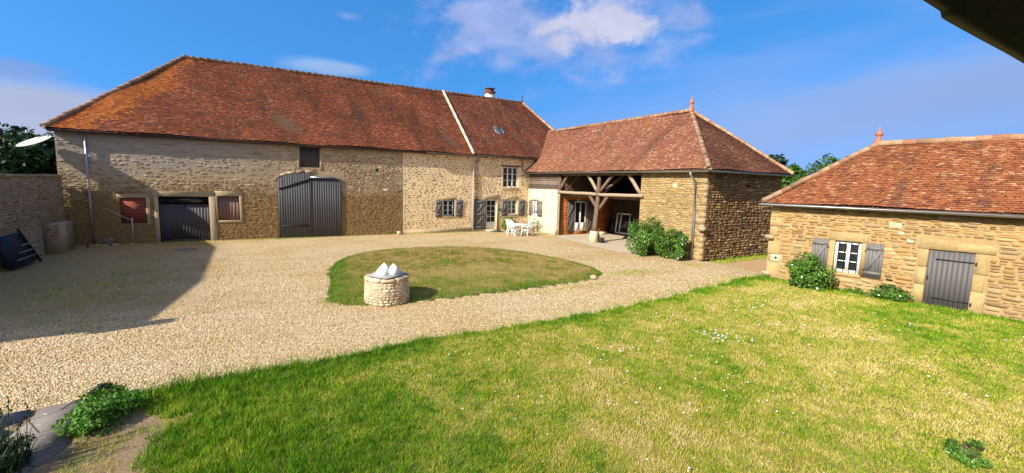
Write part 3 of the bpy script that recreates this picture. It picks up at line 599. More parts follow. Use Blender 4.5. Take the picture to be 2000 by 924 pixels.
# roof
RXL, RXR = -2.79, 20.35; EXL = -7.5; SLN = math.hypot(RY-EY_, RZ-EZ); SV = np.array((0, (RY-EY_)/SLN, (RZ-EZ)/SLN)); XST = 13.22
def ins_barn(u, s): x = EXL+u; return (x > EXL+(RXL-EXL)*s/SLN+.02) & (x < XST) & (s < SLN+.02)
nz = lambda u, s: vnoise(u, s, .5, 5)
mb = MB(); tiles(mb, (EXL, EY_, EZ), (1,0,0), SV, XST-EXL, SLN, ins_barn, m=lambda u, s: np.where(u-.42*s+3.0*(nz(u, s)-.5) < 1.9+1.0*np.random.default_rng(3).random(len(u))-.5, 1, 0))
B2 = 38.37
mb.add([(EXL,EY_,EZ-.06),(XST,EY_,EZ-.06),(XST,RY,RZ-.06),(RXL,RY,RZ-.06)], [(0,1,2,3)], 2)
mb.add([(EXL,B2,EZ),(XST,B2,EZ),(XST,RY,RZ),(RXL,RY,RZ)], [(3,2,1,0)], 2); mb.add([(EXL,EY_,EZ-.05),(RXL,RY,RZ-.05),(EXL,B2,EZ-.05)], [(0,1,2)], 2)
hs_ = np.array((RXL-EXL, 0, RZ-EZ)); hl = np.linalg.norm(hs_)
tiles(mb, (EXL, B2, EZ), (0,-1,0), hs_/hl, B2-EY_, hl, lambda u, s: np.abs(u-(B2-EY_)/2) < (B2-EY_)/2*(1-s/hl), m=1, w=.3, e=.22)
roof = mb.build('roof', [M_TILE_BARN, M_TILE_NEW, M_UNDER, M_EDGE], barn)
mb = MB(); caps(mb, (RXL, RY, RZ+.02), (XST, RY, RZ+.02), .13); mb.build('ridge_tiles', M_CAP, roof)
mb = MB(); caps(mb, (EXL, EY_, EZ+.04), (RXL, RY, RZ+.03), .12); mb.build('hip_tiles', M_CAP, roof)
mb = MB(); n_ = np.cross((1,0,0), SV); 
q = [np.array((XST, EY_-.05, EZ))+SV*s for s in np.linspace(0, SLN+.1, 9)]
for a, b in zip(q, q[1:]): mb.beam(a+n_*.06, b+n_*.06, .17, .12, side=(1,0,0))
mb.build('roof_fillet', M_CREAM, roof)
mb = MB(); mb.box(EXL+.1, XST-.2, EY_+.03, EY_+.06, EZ-.14, EZ-.01); mb.box(EXL+.1, XST-.2, EY_+.06, YB+.02, EZ-.14, EZ-.11); mb.build('eaves_board', M_BROWNG, barn)
mb = MB(); gutter(mb, (9.9, EY_-.07, EZ-.03), (XST+.1, EY_-.07, EZ-.09), .075); mb.build('gutter', M_ZINCD, barn)
mb = MB(); mb.tube([(-6.2, YB-.12, z) for z in (EZ-.1, 3.5, 2.0, .05)], .05); mb.build('downpipe', M_ZINC, barn)

# ------------------------------------------------------------------ farmhouse
house = thing('farmhouse', (17, 30, 0), 'farmhouse of brown stone with pale joints, white windows and skylight, joined to the barn', 'house')
XR = 22.6; HXR = 23.2
dr = (14.44, 15.28, .12, 2.22); uw = (15.7, 16.98, 3.07, 4.56); w2 = (16.16, 16.96, 1.15, 2.22)
HO = [(*dr,.26), (*uw,.2), (*w2,.26)]
mb = MB(); wall_sheet(mb, FB, XS, XR, -.05, EZ+.15, HO)
mb.add([(XR,YB,-.05),(XR,38.3,-.05),(XR,38.3,EZ+.1),(XR,YB,EZ+.1)], [(0,1,2,3)]); mb.add([(XS,38.3,-.05),(XR,38.3,-.05),(XR,38.3,EZ+.1),(XS,38.3,EZ+.1)], [(0,1,2,3)])
SUR = [(14.3, 15.45, 2.22, 2.58), (16.0, 17.1, 2.24, 2.5), (dr[1], dr[1]+.16, .1, 2.22), (uw[0]-.1, uw[1]+.2, uw[2]-.12, uw[3]+.14), (w2[0]-.04, w2[1]+.04, w2[2]-.1, w2[3])]
stones(mb, FB, XS+.02, 17.95, .02, EZ-.02, HO+SUR, (.095,.135), (.17,.42), .052, (.004,.014), 1, prob=lambda u, v: .86)
stones(mb, FB, 13.45, 13.8, .02, EZ-.05, [], (.12,.16), (.3,.36), .04, (.01,.02), 1)
mb.build('wall', [M_MO_HOUSE, M_ST_HOUSE], house)
for (a, b, c, d), nm in zip(((14.3,15.45,2.23,2.56), (16.05,17.05,2.25,2.48), (dr[1]+.003,dr[1]+.15,.1,2.22), (uw[0]-.06,uw[1]+.06,uw[2]-.1,uw[2]), (w2[0]-.03,w2[1]+.03,w2[2]-.09,w2[2])), ('lintel','lintel','door_jamb','sill','sill')):
    q = MB(); ashlar(q, FB, a, b, c, d, o1=.028 if nm != 'sill' else .06, m=0); q.build(nm, M_ASHLAR, house)
q = MB(); FB.box(q, uw[0]-.18, uw[1]+.2, uw[3], uw[3]+.1, -.1, .02); q.build('lintel', M_OAKD, house)
window(FB, house, *dr, o=-.14, casements=1, rows=4, cols=2, kick=.42, name='glazed_door')
window(FB, house, *uw, o=-.1, casements=3, rows=3); window(FB, house, *w2, o=-.14, casements=2, rows=3)
s_ = shutter(FB, house, 13.45, 14.40, .14, 2.22, M_GREY, 1, boards=6, name='door_shutter', braces=False)
mb = MB()
for z in (.3, 1.18, 2.05): FB.box(mb, 13.48, 14.37, z-.05, z+.05, .052, .076)
FB.beam(mb, (13.55,.36,.064), (14.3,1.12,.064), .02, .085); FB.beam(mb, (13.55,1.24,.064), (14.3,2.0,.064), .02, .085); mb.build('brace', M_GREYL, s_)
shutter(FB, house, 15.66, 16.12, 1.05, 2.24, M_GREY, 1); shutter(FB, house, 17.08, 17.6, 1.05, 2.24, M_GREY, 1)
def ins_house(u, s): x = XST+u; return (x > XST+.1) & (x < HXR-(HXR-RXR)*s/SLN-.02) & (s < SLN+.02)
SKY_ = (15.99, 16.67, 2.53, 3.35)
def ins_house2(u, s): x = XST+u; return ins_house(u, s) & ~((x > 15.93) & (x < 16.73) & (s > 2.45) & (s < 3.42))
mb = MB(); tiles(mb, (XST, EY_, EZ+.02), (1,0,0), SV, HXR-XST, SLN, ins_house2, 0)
mb.add([(XST,EY_,EZ-.06),(HXR,EY_,EZ-.06),(RXR,RY,RZ-.06),(XST,RY,RZ-.06)], [(0,1,2,3)], 1); mb.add([(XST,B2,EZ),(HXR,B2,EZ),(RXR,RY,RZ),(XST,RY,RZ)], [(3,2,1,0)], 1); mb.add([(HXR,EY_,EZ-.05),(RXR,RY,RZ-.05),(HXR,B2,EZ-.05)], [(0,1,2)], 1)
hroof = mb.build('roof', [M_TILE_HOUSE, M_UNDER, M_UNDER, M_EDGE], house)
mb = MB(); caps(mb, (XST, RY, RZ+.03), (RXR, RY, RZ+.03), .13); mb.build('ridge_tiles', M_CAP, hroof)
mb = MB(); caps(mb, (HXR, EY_, EZ+.05), (RXR, RY, RZ+.03), .12); mb.build('hip_tiles', M_CAP, hroof)
mb = MB(); mb.lathe((RXR, RY, RZ+.1), [(.07,0),(.05,.12),(.02,.2),(.018,.36),(.05,.40),(.05,.44),(.012,.48),(.01,.58)], 10); mb.build('finial', M_IRON, hroof)
mb = MB(); cx0, cy0 = 17.12, RY+.15; mb.box(cx0, cx0+.66, cy0, cy0+.5, RZ-.6, RZ+.50)
ch = mb.build('chimney', M_CHIM, hroof)
mb = MB(); mb.box(cx0-.05, cx0+.71, cy0-.05, cy0+.55, RZ+.50, RZ+.66); mb.build('brick_band', M_BRICK, ch)
for x_ in (.06, .5): mb = MB(); mb.box(cx0+x_, cx0+x_+.1, cy0+.02, cy0+.48, RZ+.66, RZ+.86); mb.build('cap_support', M_BRICK, ch)
mb = MB(); mb.box(cx0-.02, cx0+.68, cy0-.03, cy0+.53, RZ+.86, RZ+.92); mb.build('chimney_cap', M_OAKD, ch)
FS = Frame((0, EY_, EZ), (1,0,0), (0,-1,0)); FS.Z = SV; FS.N = np.cross((1,0,0), SV)
mb = MB(); a, b, c, d = SKY_
for q in ((a, a+.07, c, d), (b-.07, b, c, d), (a+.07, b-.07, c, c+.08), (a+.07, b-.07, d-.07, d)): FS.box(mb, *q, -.05, .10)
sk = mb.build('skylight', M_ZINCD, hroof)
mb = MB(); FS.box(mb, a+.07, b-.07, c+.08, d-.07, -.03, .075); mb.build('pane', M_SKYL, sk)
mb = MB(); gutter(mb, (XST+.15, EY_-.07, EZ-.03), (18.2, EY_-.07, EZ-.05), .075); mb.build('gutter', M_ZINCD, house)
mb = MB(); mb.box(XST+.15, 18.6, EY_+.03, EY_+.06, EZ-.12, EZ); mb.box(XST+.15, 18.6, EY_+.06, YB+.02, EZ-.12, EZ-.09); mb.build('eaves_board', M_BROWNG, house)
mb = MB(); mb.tube([(13.36, EY_-.07, EZ-.12), (13.36, YB-.1, EZ-.4), (13.36, YB-.1, 2.5), (13.36, YB-.1, .03)], .05); mb.build('downpipe', M_PIPE, house)
mb = MB(); mb.tube([(17.25, EY_-.07, EZ-.1), (17.25, YB-.1, EZ-.3), (17.25, YB-.1, 4.35), (17.55, YB-.12, 4.15)], .045); mb.build('downpipe', M_ZINCD, house)
mb = MB(); FB.box(mb, 14.35, 15.4, -.03, .1, 0, .38); mb.build('doorstep', M_SLAB, house)
mb = MB(); FB.box(mb, 15.46, 15.53, 1.42, 1.62, .03, .10); mb.build('letter_box', M_IRON, house)

# ------------------------------------------------------------------ open cart shed (wing)
XW, YC, XB = 17.935, 12.955, 24.1; WEZ = 4.2; WRX, WRZ, WAY = 21.02, 7.53, 16.46
FWf = Frame((XW, 0, 0), (0,1,0), (-1,0,0)); FE = Frame((0, YC, 0), (1,0,0), (0,-1,0))
shed = thing('cart_shed', (21, 20, 0), 'golden stone cart shed with open timber bay, tiled hipped roof and terracotta finial', 'shed')
YO0, YO1 = 16.85, 24.05; QW = .55
mb = MB(); wall_sheet(mb, FWf, YC, YO0, -.05, WEZ-.02, []); stones(mb, FWf, YC+.04, YO0, .02, WEZ-.08, [], (.06,.15), (.14,.48), .016, (.012,.035), 1)
mb.add([(XW,YO0,-.05),(XW+.5,YO0,-.05),(XW+.5,YO0,WEZ-.02),(XW,YO0,WEZ-.02)], [(0,1,2,3)]); mb.add([(XW+.5,YC,-.05),(XW+.5,YO0,-.05),(XW+.5,YO0,WEZ-.02),(XW+.5,YC,WEZ-.02)], [(0,1,2,3)])
FJ = Frame((0, YO0, 0), (1,0,0), (0,1,0)); stones(mb, FJ, XW, XW+.5, .02, WEZ-.1, [], (.1,.2), (.2,.4), .016, (.01,.02), 1)
mb.build('front_wall', [M_MO_SHED, M_ST_SHED], shed)
mb = MB(); hl_ = (20.95, 21.3, 3.5, 3.58)
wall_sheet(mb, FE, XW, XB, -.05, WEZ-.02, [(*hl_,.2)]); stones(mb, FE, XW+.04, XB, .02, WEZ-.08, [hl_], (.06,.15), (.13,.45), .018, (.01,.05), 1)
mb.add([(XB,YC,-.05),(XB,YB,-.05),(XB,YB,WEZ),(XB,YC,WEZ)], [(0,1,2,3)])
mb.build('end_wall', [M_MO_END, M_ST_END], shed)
q = MB(); v = .02; k = 0
while v < WEZ-.2:
    h = random.uniform(.24, .38); lu, le = ((.5, .28), (.28, .46))[k % 2]; h = min(h, WEZ-.08-v)
    P0 = np.array((XW-.05, YC-.05)); x1, y1 = XW+le*.9, YC+lu*.9; j = lambda: random.uniform(-.01, .01)
    q.box(XW-.014+j()*.5, x1, YC-.014+j()*.5, y1, v+.004, v+h-.004); v += h; k += 1
q.build('quoins', M_QUOIN, shed)
q = MB(); q.box(XW-.2, XW+.1, YC-.16, YC+.12, 1.42, 1.6); q.build('corbel', M_ASHLAR, shed)
q = MB(); ashlar(q, FWf, 14.55, 14.78, 3.35, 3.55, o1=.03, m=0); tag(q.build('wall_block', M_PALE, shed), 'single white stone high in the sunlit front wall')
# limewashed piece next to the house, weatherboard above
ww = (26.52, 27.22, 1.15, 2.22)
mb = MB(); wall_sheet(mb, FWf, YO1, YB, -.05, 3.05, [(*ww,.24)]); stones(mb, FWf, YO1+.03, YB-.02, .02, 3.0, [(ww[0]-.06, ww[1]+.1, ww[2]-.1, ww[3]+.1)], (.07,.14), (.14,.4), .03, (.006,.018), 1)
mb.add([(XW,YO1,-.05),(XW+.35,YO1,-.05),(XW+.35,YO1,3.05),(XW,YO1,3.05)], [(0,1,2,3)])
stones(mb, Frame((0, YO1, 0), (1,0,0), (0,-1,0)), XW, XW+.34, .02, 3.0, [], (.08,.16), (.12,.3), .02, (.01,.03), 2)
mb.build('limewashed_wall', [M_WHITEWALL_MO, M_WHITEWALL_ST, M_ST_HOUSE], shed)
q = MB(); ashlar(q, FWf, ww[0]-.05, ww[1]+.1, ww[3], ww[3]+.12, o1=.025, m=0); ashlar(q, FWf, ww[1], ww[1]+.12, ww[2], ww[3], o1=.02, m=0); q.build('window_surround', M_ASHLAR, shed)
window(FWf, shed, *ww, o=-.1, casements=2, rows=3); shutter(FWf, shed, 25.9, 26.46, 1.08, 2.22, M_GREYL, 1)
shutter(FWf, shed, 27.26, 27.6, 1.08, 2.22, M_GREYL, 1)
mb = MB()
for i in range(7): a = 3.05+i*.145; mb.hexa([(XW-.01,YO1-.02,a),(XW-.01,YB-.05,a),(XW+.05,YB-.05,a),(XW+.05,YO1-.02,a),(XW+.02,YO1-.02,a+.15),(XW+.02,YB-.05,a+.15),(XW+.05,YB-.05,a+.15),(XW+.05,YO1-.02,a+.15)])
for i in range(7): a = 3.05+i*.145; mb.beam((XW-.022, YO1, a+.012), (XW-.022, YB-.05, a+.012+random.uniform(-.01,.01)), .02, .03, 4, .003, side=(1,0,0))
mb.build('weatherboarding', M_BOARD, shed)
# timber frame
q = MB(); q.beam((XW+.02,YO1-.1,0), (XW+.05,YO1-.08,WEZ-.1), .19, .2, 5, .008, side=(0,1,0)); q.build('post', M_OAKD, shed)
q = MB(); q.beam((XW-.09,YO1-.2,0), (XW-.05,YO1-.17,2.9), .11, .12, 5, .01, side=(0,1,0)); q.build('post', M_OAKL, shed)
PX, PY = 17.72, 20.08
q = MB(); q.beam((PX,PY,.66), (XW+.02,PY+.06,2.75), .26, .26, 6, .014, side=(0,1,0), w1=.22, h1=.22); q.beam((XW+.02,PY+.06,2.74), (XW+.05,PY+.06,WEZ-.12), .2, .2, 3, .008, side=(0,1,0)); q.build('post', M_OAK, shed)
q = MB(); q.hexa([(PX-.27,PY-.27,-.05),(PX+.27,PY-.27,-.05),(PX+.27,PY+.27,-.05),(PX-.27,PY+.27,-.05),(PX-.19,PY-.19,.68),(PX+.19,PY-.19,.68),(PX+.19,PY+.19,.68),(PX-.19,PY+.19,.68)]); q.build('post_plinth', M_PALE, shed)
q = MB(); q.hexa([(XW-.42,YO1-.16,-.05),(XW-.02,YO1-.16,-.05),(XW-.02,YO1+.3,-.05),(XW-.42,YO1+.3,-.05),(XW-.26,YO1-.1,.55),(XW-.02,YO1-.1,.62),(XW-.02,YO1+.2,.62),(XW-.24,YO1+.2,.55)]); q.build('guard_stone', M_PALE, shed)
for a, b in ((PY+.14, YO1-.02), (YO0-.25, PY-.02)):
    q = MB(); q.beam((XW-.06,a,2.86 if a > 18 else 2.88), (XW-.06,b,2.9 if a > 18 else 2.84), .2, .17, 6, .012, side=(1,0,0)); q.build('beam', M_OAKL, shed)
q = MB(); q.beam((XW+.3,YO0,2.72), (XW+.3,YO1,2.74), .2, .2, 3, .01, side=(1,0,0)); q.build('beam', M_OAKD, shed)
q = MB(); q.beam((XW+.08,YO0-.1,WEZ-.14), (XW+.08,YO1+.1,WEZ-.14), .2, .2, 5, .008, side=(1,0,0)); q.build('wall_plate', M_OAKD, shed)
for A, B, mm in (((XW+.02,PY+.1,1.95), (XW-.02,PY+.85,2.82), M_OAK), ((XW+.02,PY,1.95), (XW-.02,PY-.85,2.82), M_OAK), ((XW+.02,PY+.14,3.0), (XW+.04,PY+1.15,4.05), M_OAKL), ((XW+.02,PY-.05,3.0), (XW+.04,PY-1.1,4.05), M_OAK),
                 ((XW+.05,YO1-.15,3.1), (XW+.05,YO1-.85,4.05), M_OAK), ((XW+.05,YO0+.05,3.0), (XW+.05,YO0+1.0,4.05), M_OAKL), ((XW+.2,PY-.15,2.95), (XW+1.2,PY-.9,4.2), M_OAKD), ((XW+.3,YO1-.3,2.95), (XW+1.1,YO1-.9,4.2), M_OAKD)):
    q = MB(); q.beam(A, B, .13, .17, 4, .01, side=(1,0,0)); q.build('brace', mm, shed)
mb = MB(); mb.box(XW+.42, 22.7, YO0-.05, 23.86, 2.80, 2.86); mb.build('loft_floor', M_OAKD, shed)
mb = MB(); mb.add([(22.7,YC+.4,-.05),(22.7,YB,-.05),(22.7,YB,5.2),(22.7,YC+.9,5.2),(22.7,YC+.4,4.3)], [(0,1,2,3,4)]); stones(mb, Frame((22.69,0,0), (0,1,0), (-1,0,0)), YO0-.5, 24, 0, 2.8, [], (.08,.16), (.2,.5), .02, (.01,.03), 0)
mb.build('back_wall', m_plain('shade_dark_wall', (.05,.036,.026), .95, .3, 3, .4, .02), shed)  # near-black wall colour stands in for the deep shade inside the bay
FP = Frame((0, 23.9, 0), (1,0,0), (0,-1,0)); dd = (19.22, 20.26, .22, 2.3)
mb = MB(); z = .02
while z < 2.78:
    for a, b in (((XW+.12, dd[0]-.06), (dd[1]+.06, 22.68)) if z < 2.36 else ((XW+.12, 22.68),)): FP.box(mb, a, b, z, min(z+.137, 2.79), -.06, random.uniform(-.002, .003))
    z += .14
FP.box(mb, dd[0]-.06, dd[1]+.06, 0, .2, -.05, .02)
mb.build('plank_wall', M_PLANK, shed)
mb = MB(); FP.box(mb, XW+.35, 22.68, 2.86, 5.2, -.08, -.02); mb.build('loft_partition', M_OAKD, shed)
window(FP, shed, *dd, o=.0, casements=2, rows=1, kick=.5, name='glazed_door')
for a, b in ((18.62, 19.16), (20.34, 20.9)):
    s_ = shutter(FP, shed, a, b, .18, 2.3, M_GREY, 1, o=.012, braces=False, boards=4); q = MB()
    for z0_ in (.3, 1.25): FP.beam(q, (a+.05, z0_, .055), (b-.05, z0_+.8, .055), .018, .09)
    q.build('brace', M_GREYL if a < 19 else M_GREY, s_)
# roof of the cart shed: front slope, hip end, hidden back slope
ex0 = XW-.32; ey0 = YC-.32; wsl = math.hypot(WRX-ex0, WRZ-WEZ); wv = np.array(((WRX-ex0)/wsl, 0, (WRZ-WEZ)/wsl)); ex1 = 2*WRX-ex0; YEND = 30.4
def ins_wf(u, s):                                   # stops where the slope dives under the house roof
    y = ey0+u; z_ = WEZ+wv[2]*s; return (y > ey0+(WAY-ey0)*s/wsl+.02) & (y < np.where(z_ < EZ-.05, YB-.02, EY_+(z_-EZ)/(RZ-EZ)*(RY-EY_)+.25)) & (s < wsl+.02)
mb = MB(); tiles(mb, (ex0, ey0, WEZ), (0,1,0), wv, YEND-ey0, wsl, ins_wf, 0)
es = np.array((0, WAY-ey0, WRZ-WEZ)); esl = np.linalg.norm(es); es /= esl; EW = ex1-ex0
tiles(mb, (ex0, ey0, WEZ), (1,0,0), es, EW, esl, lambda u, s: np.abs(u-EW/2) < EW/2*(1-s/esl)-.02, 0)
g = .06
mb.add([(ex0,ey0,WEZ-g),(ex0,YB,WEZ-g),(ex0+1.1,YB,WEZ-g+1.1*wv[2]/wv[0]),(WRX,29.75,WRZ-g),(WRX,WAY,WRZ-g)], [(4,3,2,1,0)], 1); mb.add([(ex0,ey0,WEZ-g),(ex1,ey0,WEZ-g),(WRX,WAY,WRZ-g)], [(0,1,2)], 1); mb.add([(ex1,ey0,WEZ),(ex1,YEND,WEZ),(WRX,YEND,WRZ),(WRX,WAY,WRZ)], [(0,1,2,3)], 1)
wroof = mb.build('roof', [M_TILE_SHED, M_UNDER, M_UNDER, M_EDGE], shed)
mb = MB(); caps(mb, (WRX,WAY,WRZ+.03), (WRX,29.7,WRZ+.03), .13); mb.build('ridge_tiles', M_CAP, wroof)
for A in ((ex0,ey0), (ex1,ey0)): mb = MB(); caps(mb, (*A, WEZ+.05), (WRX,WAY,WRZ+.03), .12); mb.build('hip_tiles', M_CAP, wroof)
FIN = [(.14,0),(.15,.05),(.10,.2),(.07,.3),(.06,.34),(.13,.40),(.14,.44),(.06,.54),(.035,.58),(.03,.66),(.01,.74)]
mb = MB(); mb.lathe((WRX, WAY, WRZ+.02), FIN, 12); mb.build('finial', M_TERRA, wroof)
mb = MB(); gutter(mb, (ex0-.06, ey0-.06, WEZ-.05), (ex0-.06, YB-.05, WEZ-.03), .08); mb.build('gutter', M_ZINC, shed)
mb = MB(); gutter(mb, (ex0-.06, ey0-.07, WEZ-.05), (ex1, ey0-.07, WEZ-.05), .08); mb.build('gutter', M_ZINC, shed)
mb = MB(); mb.tube([(ex0-.06, 13.55, WEZ-.1), (ex0-.06, 13.53, WEZ-.25), (XW-.09, 13.47, WEZ-.55), (XW-.09, 13.42, 2), (XW-.09, 13.4, .05)], .055); mb.build('downpipe', M_ZINC, shed)
mb = MB(); mb.beam((ex0+.02, YB-.03, WEZ+.08), (ex0+1.15, EY_+.02, WEZ+.08+1.13*wv[2]/wv[0]), .05, .16, side=(0,1,0)); mb.build('verge_board', M_OAKD, shed)

# ------------------------------------------------------------------ cottage on the right
FC = Frame(tuple(CO), tuple(CDIR), tuple(CN)); CW_, CD_ = 11.0, 4.9
cot = thing('stone_cottage', tuple(CO+CDIR*5-CN*2.4), 'low golden stone cottage with orange tiled roof, grey plank door and barred window', 'cottage')
cw = (2.15, 2.9, .62, 1.68); cdr = (4.55, 5.54, 0, 1.70); cv = (.24, .44, .70, .92); chole = (3.62, 3.80, .55, .62)
HO = [(*cw,.2), (*cdr,.2), (*chole,.2)]
mb = MB(); wall_sheet(mb, FC, 0, CW_, -.1, 2.85, HO)
FL = Frame(tuple(CO), tuple(-CN), tuple(-CDIR)); wall_sheet(mb, FL, 0, CD_, -.1, 2.85, [])
stones(mb, FL, .05, CD_, 0, 2.82, [], (.07,.16), (.15,.5), .016, (.012,.04), 1)
SUR = [(cw[0]-.16, cw[0], .55, 1.68), (cw[1], cw[1]+.15, .55, 1.68), (1.92, 3.1, 1.69, 2.0), (cw[0]-.05, cw[1]+.05, .5, .62), (4.25, 5.95, 1.71, 2.02), (4.33, 4.55, 0, 1.70), (5.54, 5.82, 0, 1.70), (.0, .42, .0, .62), (.0, .40, .94, 1.42), (0, .32, 2.5, 2.75), (.1, .5, .66, .94)]
stones(mb, FC, .03, CW_, 0, 2.80, HO+SUR, (.07,.16), (.16,.55), .017, (.012,.04), 1)
mb.add([FC.p(CW_,-.1,0), FC.p(CW_,-.1,-CD_), FC.p(CW_,2.85,-CD_), FC.p(CW_,2.85,0)], [(0,1,2,3)]); mb.add([FC.p(0,-.1,-CD_), FC.p(CW_,-.1,-CD_), FC.p(CW_,2.85,-CD_), FC.p(0,2.85,-CD_)], [(0,1,2,3)])
mb.build('wall', [M_MO_COT, M_ST_COT], cot)
def blocks(name, L_, mm, o1=.03):
    for a, b, c, d in L_: q = MB(); ashlar(q, FC, a, b, c, d, o1=o1, m=0); q.build(name, mm, cot)
blocks('lintel', [(1.95, 3.06, 1.69, 1.99)], M_ASHLAR_G); blocks('lintel', [(4.28, 5.14, 1.71, 2.0), (5.15, 5.92, 1.71, 1.96)], M_ASHLAR_G); blocks('sill', [(cw[0]-.06, cw[1]+.06, .51, .61)], M_ASHLAR_G, .05)
blocks('window_jamb', [(cw[0]-.16, cw[0]-.005, .56, 1.68), (cw[1]+.005, cw[1]+.14, .56, 1.68)], M_ASHLAR_G)
blocks('door_jamb', [(4.33, 4.54, .0, .6), (4.31, 4.54, .62, 1.15), (4.35, 4.54, 1.17, 1.69), (5.55, 5.83, .0, .62), (5.55, 5.78, .63, 1.1), (5.55, 5.82, 1.12, 1.69)], M_ASHLAR_G)
blocks('quoin', [(0, .42, .0, .62), (0, .40, .95, 1.42), (0, .3, 1.65, 1.98), (0, .42, 2.0, 2.3), (0, .33, 2.52, 2.76)], M_ASHLAR_G, .035)
q = MB(); ashlar(q, FC, .13, .47, .67, .93, o1=.04, m=0); vb = q.build('vent_block', M_PALE, cot)
q = MB(); 
for k_ in range(1): q.add([FC.p(.31+.05*math.cos(a), .81+.05*math.sin(a), .043) for a in np.linspace(0, math.tau, 13)[:-1]], [tuple(range(12))])
q.build('vent_hole', M_IRON, vb)
for z in (1.50, .10): q = MB(); FC.box(q, -.12, .18, z, z+.15, -.1, .12); q.build('corbel', M_ASHLAR, cot)
for a, b, c, d in ((3.55,3.85,2.22,2.42), (3.80,3.93,2.05,2.14), (4.02,4.18,1.83,1.93)): q = MB(); ashlar(q, FC, a, b, c, d, o1=.035, m=0); tag(q.build('wall_block', M_PALE, cot), 'whitish limestone block in the golden wall')
wn = window(FC, cot, *cw, o=-.08, casements=2, rows=3)
for k_ in range(4): u = cw[0]+.1+k_*.183; q = MB(); q.tube([FC.p(u, cw[2]-.03, -.03), FC.p(u, cw[3]+.02, -.03)], .009, 6); q.build('security_bar', M_IRON, wn)
for a, b in ((1.48, 1.97), (3.03, 3.50)):
    s_ = shutter(FC, cot, a, b, .58, 1.70, M_GREYL, 1, boards=5)
    for z in (.8, 1.42): q = MB(); FC.box(q, a-.02 if a > 2 else b-.03, a+.03 if a > 2 else b+.02, z, z+.04, .03, .06); q.build('hinge', M_IRON, s_)
s_ = shutter(FC, cot, *cdr, M_GREY, o=-.06, name='door', boards=9, braces=False)
for z in (.25, 1.42): q = MB(); FC.box(q, 4.72, 5.60, z-.018, z+.018, -.028, -.014); FC.box(q, 5.56, 5.60, z-.07, z+.03, -.028, .05); q.build('strap_hinge', M_IRON, s_)
q = MB(); FC.box(q, 4.58, 4.61, .78, .92, -.03, -.0); q.build('handle', M_IRON, s_)
# cottage roof
CE0, CRO, CRS, CEZ, CRZ = .26, -2.4, 2.36, 2.88, 5.08; CS0 = -.26; CB = 2*CRO-CE0
csl = math.hypot(CE0-CRO, CRZ-CEZ); csv = (FC.N*(CRO-CE0)+np.array((0,0,CRZ-CEZ)))/csl; P0 = FC.p(CS0, CEZ, CE0)
mb = MB(); tiles(mb, P0, CDIR, csv, CW_+.5, csl, lambda u, s: (u > (CRS-CS0)*s/csl+.02) & (s < csl+.02) & (u < CW_+.5), 0, w=.13, e=.086)
g = np.array((0,0,.06)); RA = FC.p(CRS, CRZ, CRO); RB_ = FC.p(CW_+.3, CRZ, CRO)
mb.add([P0-g, FC.p(CW_+.3, CEZ, CE0)-g, RB_-g, RA-g], [(0,1,2,3)], 1); mb.add([FC.p(CS0,CEZ,CB), FC.p(CW_+.3,CEZ,CB), RB_, RA], [(0,1,2,3)], 1)
mb.add([P0-g, FC.p(CS0,CEZ,CB)-g, RA-g], [(0,1,2)], 1)
hv = RA-FC.p(CS0,CEZ,CRO); hl = np.linalg.norm(hv); HW = CE0-CB
tiles(mb, P0, -CN, hv/hl, HW, hl, lambda u, s: np.abs(u-HW/2) < HW/2*(1-s/hl)-.02, 0)
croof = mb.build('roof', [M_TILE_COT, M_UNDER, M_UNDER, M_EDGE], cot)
mb = MB(); caps(mb, RA+g*.5, RB_+g*.5, .12); mb.build('ridge_tiles', M_CAP, croof)
for A in (P0, FC.p(CS0,CEZ,CB)): mb = MB(); caps(mb, A+g*.8, RA+g*.5, .11); mb.build('hip_tiles', M_CAP, croof)
mb = MB(); mb.lathe(tuple(RA), [(r_*.95, z_*.85) for r_, z_ in FIN], 12); mb.build('finial', M_TERRA, croof)
mb = MB(); gutter(mb, FC.p(CS0-.03, CEZ-.05, CE0+.06), FC.p(CW_+.3, CEZ-.05, CE0+.06), .07); mb.build('gutter', M_ZINC, cot)
mb = MB(); FC.box(mb, CS0+.05, CW_, CEZ-.14, CEZ-.02, .02, CE0-.02); mb.build('eaves_board', M_BROWNG, cot)

# ------------------------------------------------------------------ left boundary wall, clutter
FLW = Frame((-7.08, 0, 0), (0,1,0), (1,0,0))
mb = MB(); wall_sheet(mb, FLW, 13.0, 27.6, -.05, 3.1, []); stones(mb, FLW, 13.0, 27.6, 1.2, 3.1, [], (.07,.15), (.15,.45), .03, (.01,.03), 1, prob=lambda u, v: .85); stones(mb, FLW, 13.0, 27.6, 0, 1.2, [], (.07,.15), (.15,.45), .03, (.008,.02), 1, prob=lambda u, v: .3)
mb.add([(-7.5,13,-.05),(-7.5,27.6,-.05),(-7.5,27.6,3.1),(-7.5,13,3.1)], [(0,1,2,3)]); mb.add([(-7.5,13,-.05),(-7.08,13,-.05),(-7.08,13,3.1),(-7.5,13,3.1)], [(0,1,2,3)])
lw = tag(mb.build('boundary_wall', [M_RENDER, M_ST_BARN]), 'tall shaded rubble wall running from the barn corner at the left edge', 'wall')
q = MB()
for i in range(46): y = 13.02+i*.315; q.box(-7.58, -7.0+random.uniform(-.03,.03), y, y+.305, 3.1+random.uniform(0,.02), 3.2+random.uniform(-.02,.03))
q.build('coping', M_ASHLAR, lw)
mb = MB(); mb.box(-7.06, -6.55, 24.9, 26.4, -.05, 1.25); stones(mb, Frame((0,24.9,0),(1,0,0),(0,-1,0)), -7.04, -6.57, 0, 1.2, [], (.08,.15), (.12,.3), .03, (.005,.015), 1); stones(mb, Frame((-6.55,0,0),(0,1,0),(1,0,0)), 25.5, 26.4, 0, 1.2, [], (.08,.15), (.12,.3), .03, (.005,.015), 1)
